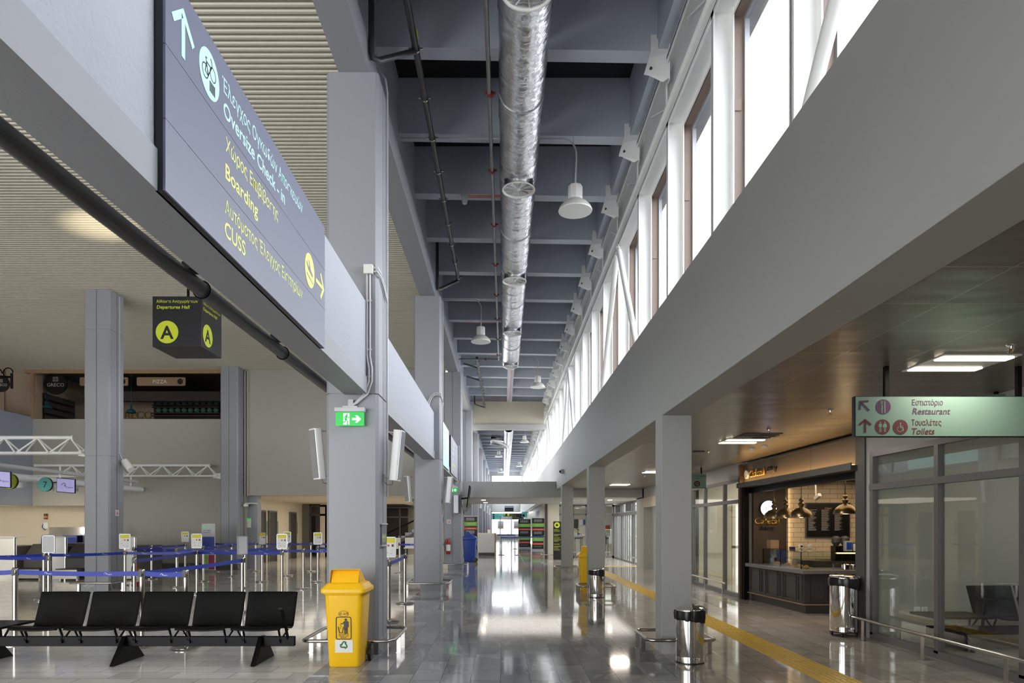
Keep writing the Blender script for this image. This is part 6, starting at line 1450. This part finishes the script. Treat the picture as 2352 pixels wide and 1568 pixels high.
# ================================================================== FAR END OF THE CORRIDOR
def rollup(px0, px1, py0, py1, Y, label, flip=False):
    x0, x1, z1, z0 = FX(px0, Y), FX(px1, Y), FZ(py0, Y), max(.06, FZ(py1, Y)); E = thing('roll_up_banner', ((x0 + x1) / 2, Y, 0)); tag(E, label, 'banner', 'striped instruction banners')
    bx(x0, x1, Y, Y + .02, z0, z1).build('print', 'navydark', E); H = z1 - z0; F = face((x0, Y, z0), '-y'); W_ = x1 - x0
    for v0, v1, m_ in ((.84, .72, 'greenp'), (.67, .61, 'redp'), (.38, .26, 'greenp'), (.21, .14, 'redp')): B().ext([(.01, H * v1), (W_ - .01, H * v1), (W_ - .01, H * v0), (.01, H * v0)], F).build('colour_band', m_, E)
    q = B()
    for v in (.95, .92, .89, .56, .53, .50, .08): q.ext([(W_ * .15, H * v), (W_ * .8, H * v), (W_ * .8, H * v + .012), (W_ * .15, H * v + .012)], F)
    for v in (.80, .76, .64, .34, .30, .175): q.ext([(W_ * .2, H * v), (W_ * .85, H * v), (W_ * .85, H * v + .01), (W_ * .2, H * v + .01)], F, .003, .005)
    q.build('text_lines', 'paper', E)['kind'] = 'stuff'
    bx(x0 - .02, x1 + .02, Y - .1, Y + .12, 0, .08).build('base', 'alulight', E); bx(x0, x1, Y - .005, Y + .025, z1, z1 + .03).build('top_bar', 'alulight', E)
rollup(1066, 1096, 1186, 1262, 31.0, 'striped green and red roll-up banner behind the dark blue bin')
rollup(1190.5, 1219, 1192, 1257, 47.5, 'striped green and red roll-up banner next to the metal detector gate')
rollup(1222, 1250.5, 1190, 1262, 43.6, 'striped green and red roll-up banner beside the dark door post')
E = thing('counter_desk', (-.95, 36, 0)); tag(E, 'ivory and wood counter desk standing across part of the corridor', 'counter'); Y = 35.6
bx(FX(1097, Y), FX(1139, Y), Y, Y + .7, .0, 1.17).build('body', 'ivory', E); bx(FX(1097, Y) + .05, FX(1136, Y), Y - .01, Y, .16, .62).build('lower_panel', 'housing', E)
bx(FX(1097, Y) + .05, FX(1136, Y), Y - .01, Y, .65, 1.12).build('upper_panel', 'housing', E); bx(FX(1136, Y), FX(1139.5, Y), Y - .02, Y + .72, 0, 1.18).build('wood_edge', 'tan', E); bx(FX(1099, Y), FX(1136, Y), Y - .02, Y - .01, 0, .15).build('plinth', 'darkgrey', E)
E = thing('notice_stand', (-.85, 35.8, 1.17)); tag(E, 'small notice with orange heading standing on the ivory counter desk', 'notice'); bx(FX(1120, 35.8), FX(1126.5, 35.8), 35.8, 35.81, 1.17, 1.40).build('card', 'paper', E); bx(FX(1120, 35.79), FX(1126.5, 35.79), 35.79, 35.8, 1.36, 1.40).build('heading', 'redp', E)
E = thing('metal_detector', (.15, 48, 0)); tag(E, 'grey walk-through metal detector gate in the corridor', 'metal detector'); Y = 48
for px in (1149, 1175): bx(FX(px - 1.2, Y), FX(px + 1.2, Y), Y, Y + .5, 0, 2.22).build('side_panel', 'alulight', E)
bx(FX(1149, Y), FX(1175, Y), Y, Y + .5, 2.05, 2.22).build('crossbar', 'housing', E)
def farpost(px, Y, label, sign=False):
    E = copy_tree(p0)
    for ch in list(E.children):
        if ch.name.startswith(('belt.', 'sign_frame', 'clip')) or ch.name == 'belt': 
            for g in list(ch.children): bpy.data.objects.remove(g)
            bpy.data.objects.remove(ch)
    E.location = (FX(px, Y), Y, 0); ORG[E.name] = Vector(E.location); tag(E, label, 'barrier post', 'steel belt barrier posts'); PP[label] = (E, FX(px, Y), Y); return label
a = farpost(1152, 36.2, 'steel belt post beside the ivory counter desk in the corridor'); b_ = farpost(1191, 36.0, 'steel belt post holding two belts in front of the metal detector')
c = farpost(1249.5, 40.5, 'steel belt post in front of the second striped banner'); d = farpost(1182.5, 46.0, 'most distant steel belt post behind the metal detector gate')
belt(a, b_); belt(b_, c); PP['_'] = (None, FX(1141, 45.8), 45.8); belt(d, '_')
E = thing('hanging_screen', (.5, 60, 3)); tag(E, 'dark flight information screen hanging far down the corridor', 'screen', 'hanging screens'); Y = 60
bx(FX(1159, Y), FX(1180, Y), Y, Y + .1, FZ(1174, Y), FZ(1162, Y)).build('bezel', 'black', E); bx(FX(1159.6, Y), FX(1179.4, Y), Y - .02, Y, FZ(1173.2, Y), FZ(1165.5, Y)).build('display', 'navydark', E); bx(FX(1159.6, Y), FX(1179.4, Y), Y - .02, Y, FZ(1165, Y), FZ(1163.6, Y)).build('title_bar', 'screen', E)
B().tube([(.75, 60.05, FZ(1162, Y)), (.75, 60.05, 8.74)], .006, 6).build('hanging_rod', 'housing', E)
def farsign(px0, px1, py0, py1, Y, m_, label, fm, s, discs=()):
    x0, x1, z1, z0 = FX(px0, Y), FX(px1, Y), FZ(py0, Y), FZ(py1, Y); E = thing('hanging_sign', ((x0 + x1) / 2, Y, z0)); tag(E, label, 'sign', 'distant hanging signs')
    bx(x0, x1, Y, Y + .08, z0, z1).build('face_panel', m_, E)
    for k, t_ in enumerate(s): text(t_, (z1 - z0) * .2, face((x0 + (x1 - x0) * .32, Y - .001, z1 - (z1 - z0) * (.28 + .23 * k)), '-y'), fm, E)
    for u, v, r, mm in discs: B().ext(circ(u * (x1 - x0), v * (z1 - z0), r, 20), face((x0, Y, z0), '-y')).build('pictogram_disc', mm, E)
    B().tube([((x0 + x1) / 2, Y + .04, z1), ((x0 + x1) / 2, Y + .04, 8.74)], .006, 6).build('hanging_rod', 'housing', E)
farsign(1130, 1157, 1178.5, 1192.5, 55, 'tealink', 'pale teal hanging sign with small pictograms far down the corridor', 'navydark', ('Cafe', 'Toilets'), ((.15, .8, .07, 'navydark'), (.15, .5, .07, 'navydark'), (.15, .2, .07, 'navydark')))
farsign(1157, 1203, 1178.5, 1192.5, 55.2, 'navydark', 'dark hanging sign with lime lettering far down the corridor', 'limey', ('Gates 1 - 4', 'Gates 5 - 8', 'Passport Control'), ((.23, .78, .10, 'limey'), (.05, .78, .07, 'limey')))
farsign(1199, 1211, 1175, 1188, 50, 'tealink', 'small teal hanging toilet sign beside the dark hanging sign', 'navydark', (), ((.3, .35, .1, 'navydark'),))
for k, (px, py) in enumerate(((1150, 1205), (1187, 1205))):
    Y = 79.9; E = thing('poster', (FX(px, Y), Y, FZ(1216, Y))); tag(E, ['framed seascape poster on the glazed end beside the gate post', 'framed seascape poster on the glazed end half behind a banner'][k], 'poster', 'posters on the glazed end')
    bx(FX(px - 7, Y), FX(px + 7, Y), Y, Y + .03, FZ(1215, Y), FZ(1196, Y)).build('backing', 'paper', E)
    for v0, v1, m_ in ((1203, 1208, 'alulight'), (1208, 1212, 'tan'), (1197, 1203, 'housing')): bx(FX(px - 6.5, Y), FX(px + 6.5, Y), Y - .02, Y, FZ(v1, Y), FZ(v0, Y)).build('print', m_, E)
E = thing('totem_sign', (2.5, 31.3, 0)); tag(E, 'tall black totem sign with a lime disc beside the third white column', 'sign'); Y = 31.35
bx(FX(1271, Y), FX(1292, Y), Y, Y + .12, 0, FZ(1197, Y)).build('panel', 'navydark', E); B().ext(circ(FX(1279.5, Y), FZ(1205.5, Y), .13, 28), face((0, Y, 0), '-y')).build('disc', 'limey', E)
q = B(); F = face((FX(1279.5, Y), Y - .003, FZ(1205.5, Y)), '-y'); q.ext([(-.06, -.05), (.05, -.05), (.05, .04), (-.06, .04)], F, 0, .002); stroke(q, [(-.03, .04), (-.03, .065), (.02, .065), (.02, .04)], .012, F, 0, .002); q.build('pictogram', 'navydark', E)
q = B(); F = face((FX(1272.5, Y), Y, 0), '-y')
for k, v in enumerate((1.36, 1.30, 1.14, 1.08, .98, .90, .84, .70, .60, .52, .44)): q.ext([(.0, v), (.2 + .06 * (k % 3), v), (.2 + .06 * (k % 3), v + .015), (0, v + .015)], F)
q.build('text_lines', 'limey', E)['kind'] = 'stuff'
# room behind the glass partition
E = thing('service_desk', (4.0, 37.5, 0)); tag(E, 'light desk behind the glass partition where a person sits', 'desk')
bx(3.3, 4.7, 36.7, 37.2, .0, 1.0).build('front', 'ivory', E); bx(3.25, 4.75, 36.65, 37.4, 1.0, 1.04).build('top', 'housing', E)
E = thing('x_ray_machine', (6.4, 38, 0)); tag(E, 'white baggage x-ray machine behind the partition', 'x-ray machine')
bx(5.75, 7.4, 38, 39.2, .55, 1.35).build('housing', 'lampwhite', E, bevel=.03); bx(5.3, 5.75, 38.1, 39.1, .6, 1.15).build('curtain', 'black', E); bx(4.6, 5.75, 38.1, 39.1, .5, .58).build('belt', 'darkgrey', E)
for x in (4.7, 5.6, 7.2): bx(x, x + .08, 38.1, 38.2, 0, .55).build('leg', 'alulight', E)
for k, (px, Y) in enumerate(((1321, 34.6), (1333, 35), (1337, 35.6), (1390, 34.3), (1396, 34.8))):
    farpost(px, Y, ['belt post behind the partition carrying a small notice', 'belt post behind the partition in front of the seated person', 'belt post close beside it behind the partition', 'belt post with pale notice behind the partition, by the x-ray machine', 'last belt post behind the partition beside the sliding doors'][k])
    if k in (0, 4): poster_frame(PP[['belt post behind the partition carrying a small notice', '', '', '', 'last belt post behind the partition beside the sliding doors'][k]][0], 0, False, (FX(px, Y), Y, 0))
ks = [k for k in PP if 'partition' in k]
belt(ks[0], ks[1]); belt(ks[1], ks[2]); belt(ks[3], ks[4])
for k, (px0, px1, py0, py1, m_, lb) in enumerate(((1316, 1328, 1192, 1213, 'black', 'black wall screen behind the partition'), (1330, 1339, 1193, 1205, 'paper', 'white notice sheet behind the partition'), (1339.5, 1345, 1193, 1205, 'blueplastic', 'blue notice sheet behind the partition'), (1389, 1401, 1206, 1216, 'red', 'red poster behind the partition'), (1401.5, 1415, 1193, 1208, 'housing', 'grey landscape poster behind the partition'))):
    Y = 44.9; tag(bx(FX(px0, Y), FX(px1, Y), Y, Y + .1, FZ(py1, Y), FZ(py0, Y)).build('poster' if k else 'wall_screen', m_), lb, 'poster' if k else 'screen')
area('partition_room_light', (5, 39, 2.75), (0, 0, 0), 4, 6, 170, (1, .97, .92))
# person at the desk: one skinned body
def person(x, y, label):
    E = thing('person', (x, y, 0)); tag(E, label, 'person')
    V = []; Ed = []; R = []
    def v(p, r, par=None):
        V.append((x + p[0], y + p[1], p[2])); R.append(r)
        if par is not None: Ed.append((par, len(V) - 1))
        return len(V) - 1
    pel = v((0, .1, .56), .15); sp = v((0, .08, .78), .14, pel); ch = v((0, .04, 1.0), .155, sp); nk = v((0, .02, 1.15), .06, ch); hd = v((0, -.01, 1.23), .085, nk); hd2 = v((0, -.01, 1.31), .095, hd); hd3 = v((0, 0, 1.39), .06, hd2)
    for s in (-1, 1):
        sh = v((s * .18, .04, 1.08), .06, ch); el = v((s * .24, -.06, .84), .045, sh); wr = v((s * .14, -.28, 1.06), .028, el) if 0 else v((s * .16, -.20, 1.07), .028, el); pa = v((s * .13, -.27, 1.075), .032, wr)
        for k in range(4):
            f1 = v((s * .13 + (k - 1.5) * .02, -.32, 1.075), .010, pa); f2 = v((s * .13 + (k - 1.5) * .021, -.35 - (k in (1, 2)) * .01, 1.062), .008, f1)
        t1 = v((s * .095, -.28, 1.07), .011, wr); v((s * .08, -.31, 1.065), .009, t1)
        hp = v((s * .10, .08, .52), .09, pel); kn = v((s * .12, -.34, .52), .065, hp); an = v((s * .12, -.32, .1), .045, kn); v((s * .12, -.46, .05), .035, an)
    me = bpy.data.meshes.new('body'); me.from_pydata([Vector(p) - Vector((x, y, 0)) for p in V], Ed, []); ob = bpy.data.objects.new('body', me); COL.objects.link(ob); ob.parent = E
    ob.modifiers.new('skin', 'SKIN'); 
    for i, r in enumerate(R): me.skin_vertices[0].data[i].radius = (r, r)
    me.skin_vertices[0].data[0].use_root = True
    ob.modifiers.new('smooth', 'SUBSURF').levels = 2; ob.modifiers['smooth'].render_levels = 2; me.materials.append(M['skin'])
    loft(B(), [(circ(x, y + .06, .19, 20, .14), .62), (circ(x, y + .06, .20, 20, .14), .8), (circ(x, y + .03, .235, 20, .15), 1.02), (circ(x, y + .03, .2, 20, .12), 1.12), (circ(x, y + .02, .08, 20, .08), 1.17)]).build('shirt', 'shirt', E)
    for s in (-1, 1): B().tube([(x + s * .17, y + .04, 1.08), (x + s * .24, y - .06, .85), (x + s * .165, y - .19, 1.06)], [.075, .06, .045], 10).build('sleeve', 'shirt', E)
    h = B().lathe([(0, .11), (.06, .10), (.098, .05), (.105, 0), (.10, -.04), (.08, -.07)], (x, y + .02, 1.31), 20); h.v = [v_ for v_ in h.v]; h.build('hair', 'hair', E)
    B().obox((x, y - .105, 1.285), (.02, .03, .03)).build('nose', 'skin', E)
    for s in (-1, 1): B().lathe([(0, -.012), (.012, 0), (0, .012)], (x + s * .032, y - .095, 1.315), 8).build('eye', 'black', E)
    B().obox((x, y - .095, 1.25), (.04, .01, .01)).build('mouth', 'redclamp', E)
    for s in (-1, 1): B().lathe([(0, -.02), (.02, -.01), (.02, .015), (0, .02)], (x + s * .098, y, 1.29), 8).build('ear', 'skin', E)
person(4.06, 37.75, 'dark-haired person in a dark shirt sitting at the desk behind the glass partition')
E = thing('desk_chair', (4.06, 37.9, 0)); tag(E, 'black chair under the seated person', 'chair'); bx(3.82, 4.3, 37.65, 38.1, .40, .46).build('seat', 'black', E); bx(3.84, 4.28, 38.08, 38.12, .46, .95).build('backrest', 'black', E)
B().lathe([(.03, .03), (.03, .4)], (4.06, 37.88, 0), 8).lathe([(.22, 0), (.22, .03), (0, .04)], (4.06, 37.88, 0), 12).build('base', 'black', E)
spot('ceiling_uplight', (-5.6, 11.2, 3.8), (-7.5, 12.75, 7.15), 1100, (1, .86, .62), .36, 1.0, .03)
area('rear_corridor_fill', (-7, 29, 2.6), (0, 0, 0), 4, 7, 110, (1, .9, .76))  # added fill lamp without a fixture, brightens the corridor walls
area('stair_fill', (-4.6, 34.5, 2.6), (0, 0, 0), 4, 1.5, 60, (1, .92, .8))  # extra lamp put in to lift the dark stair area, no fixture
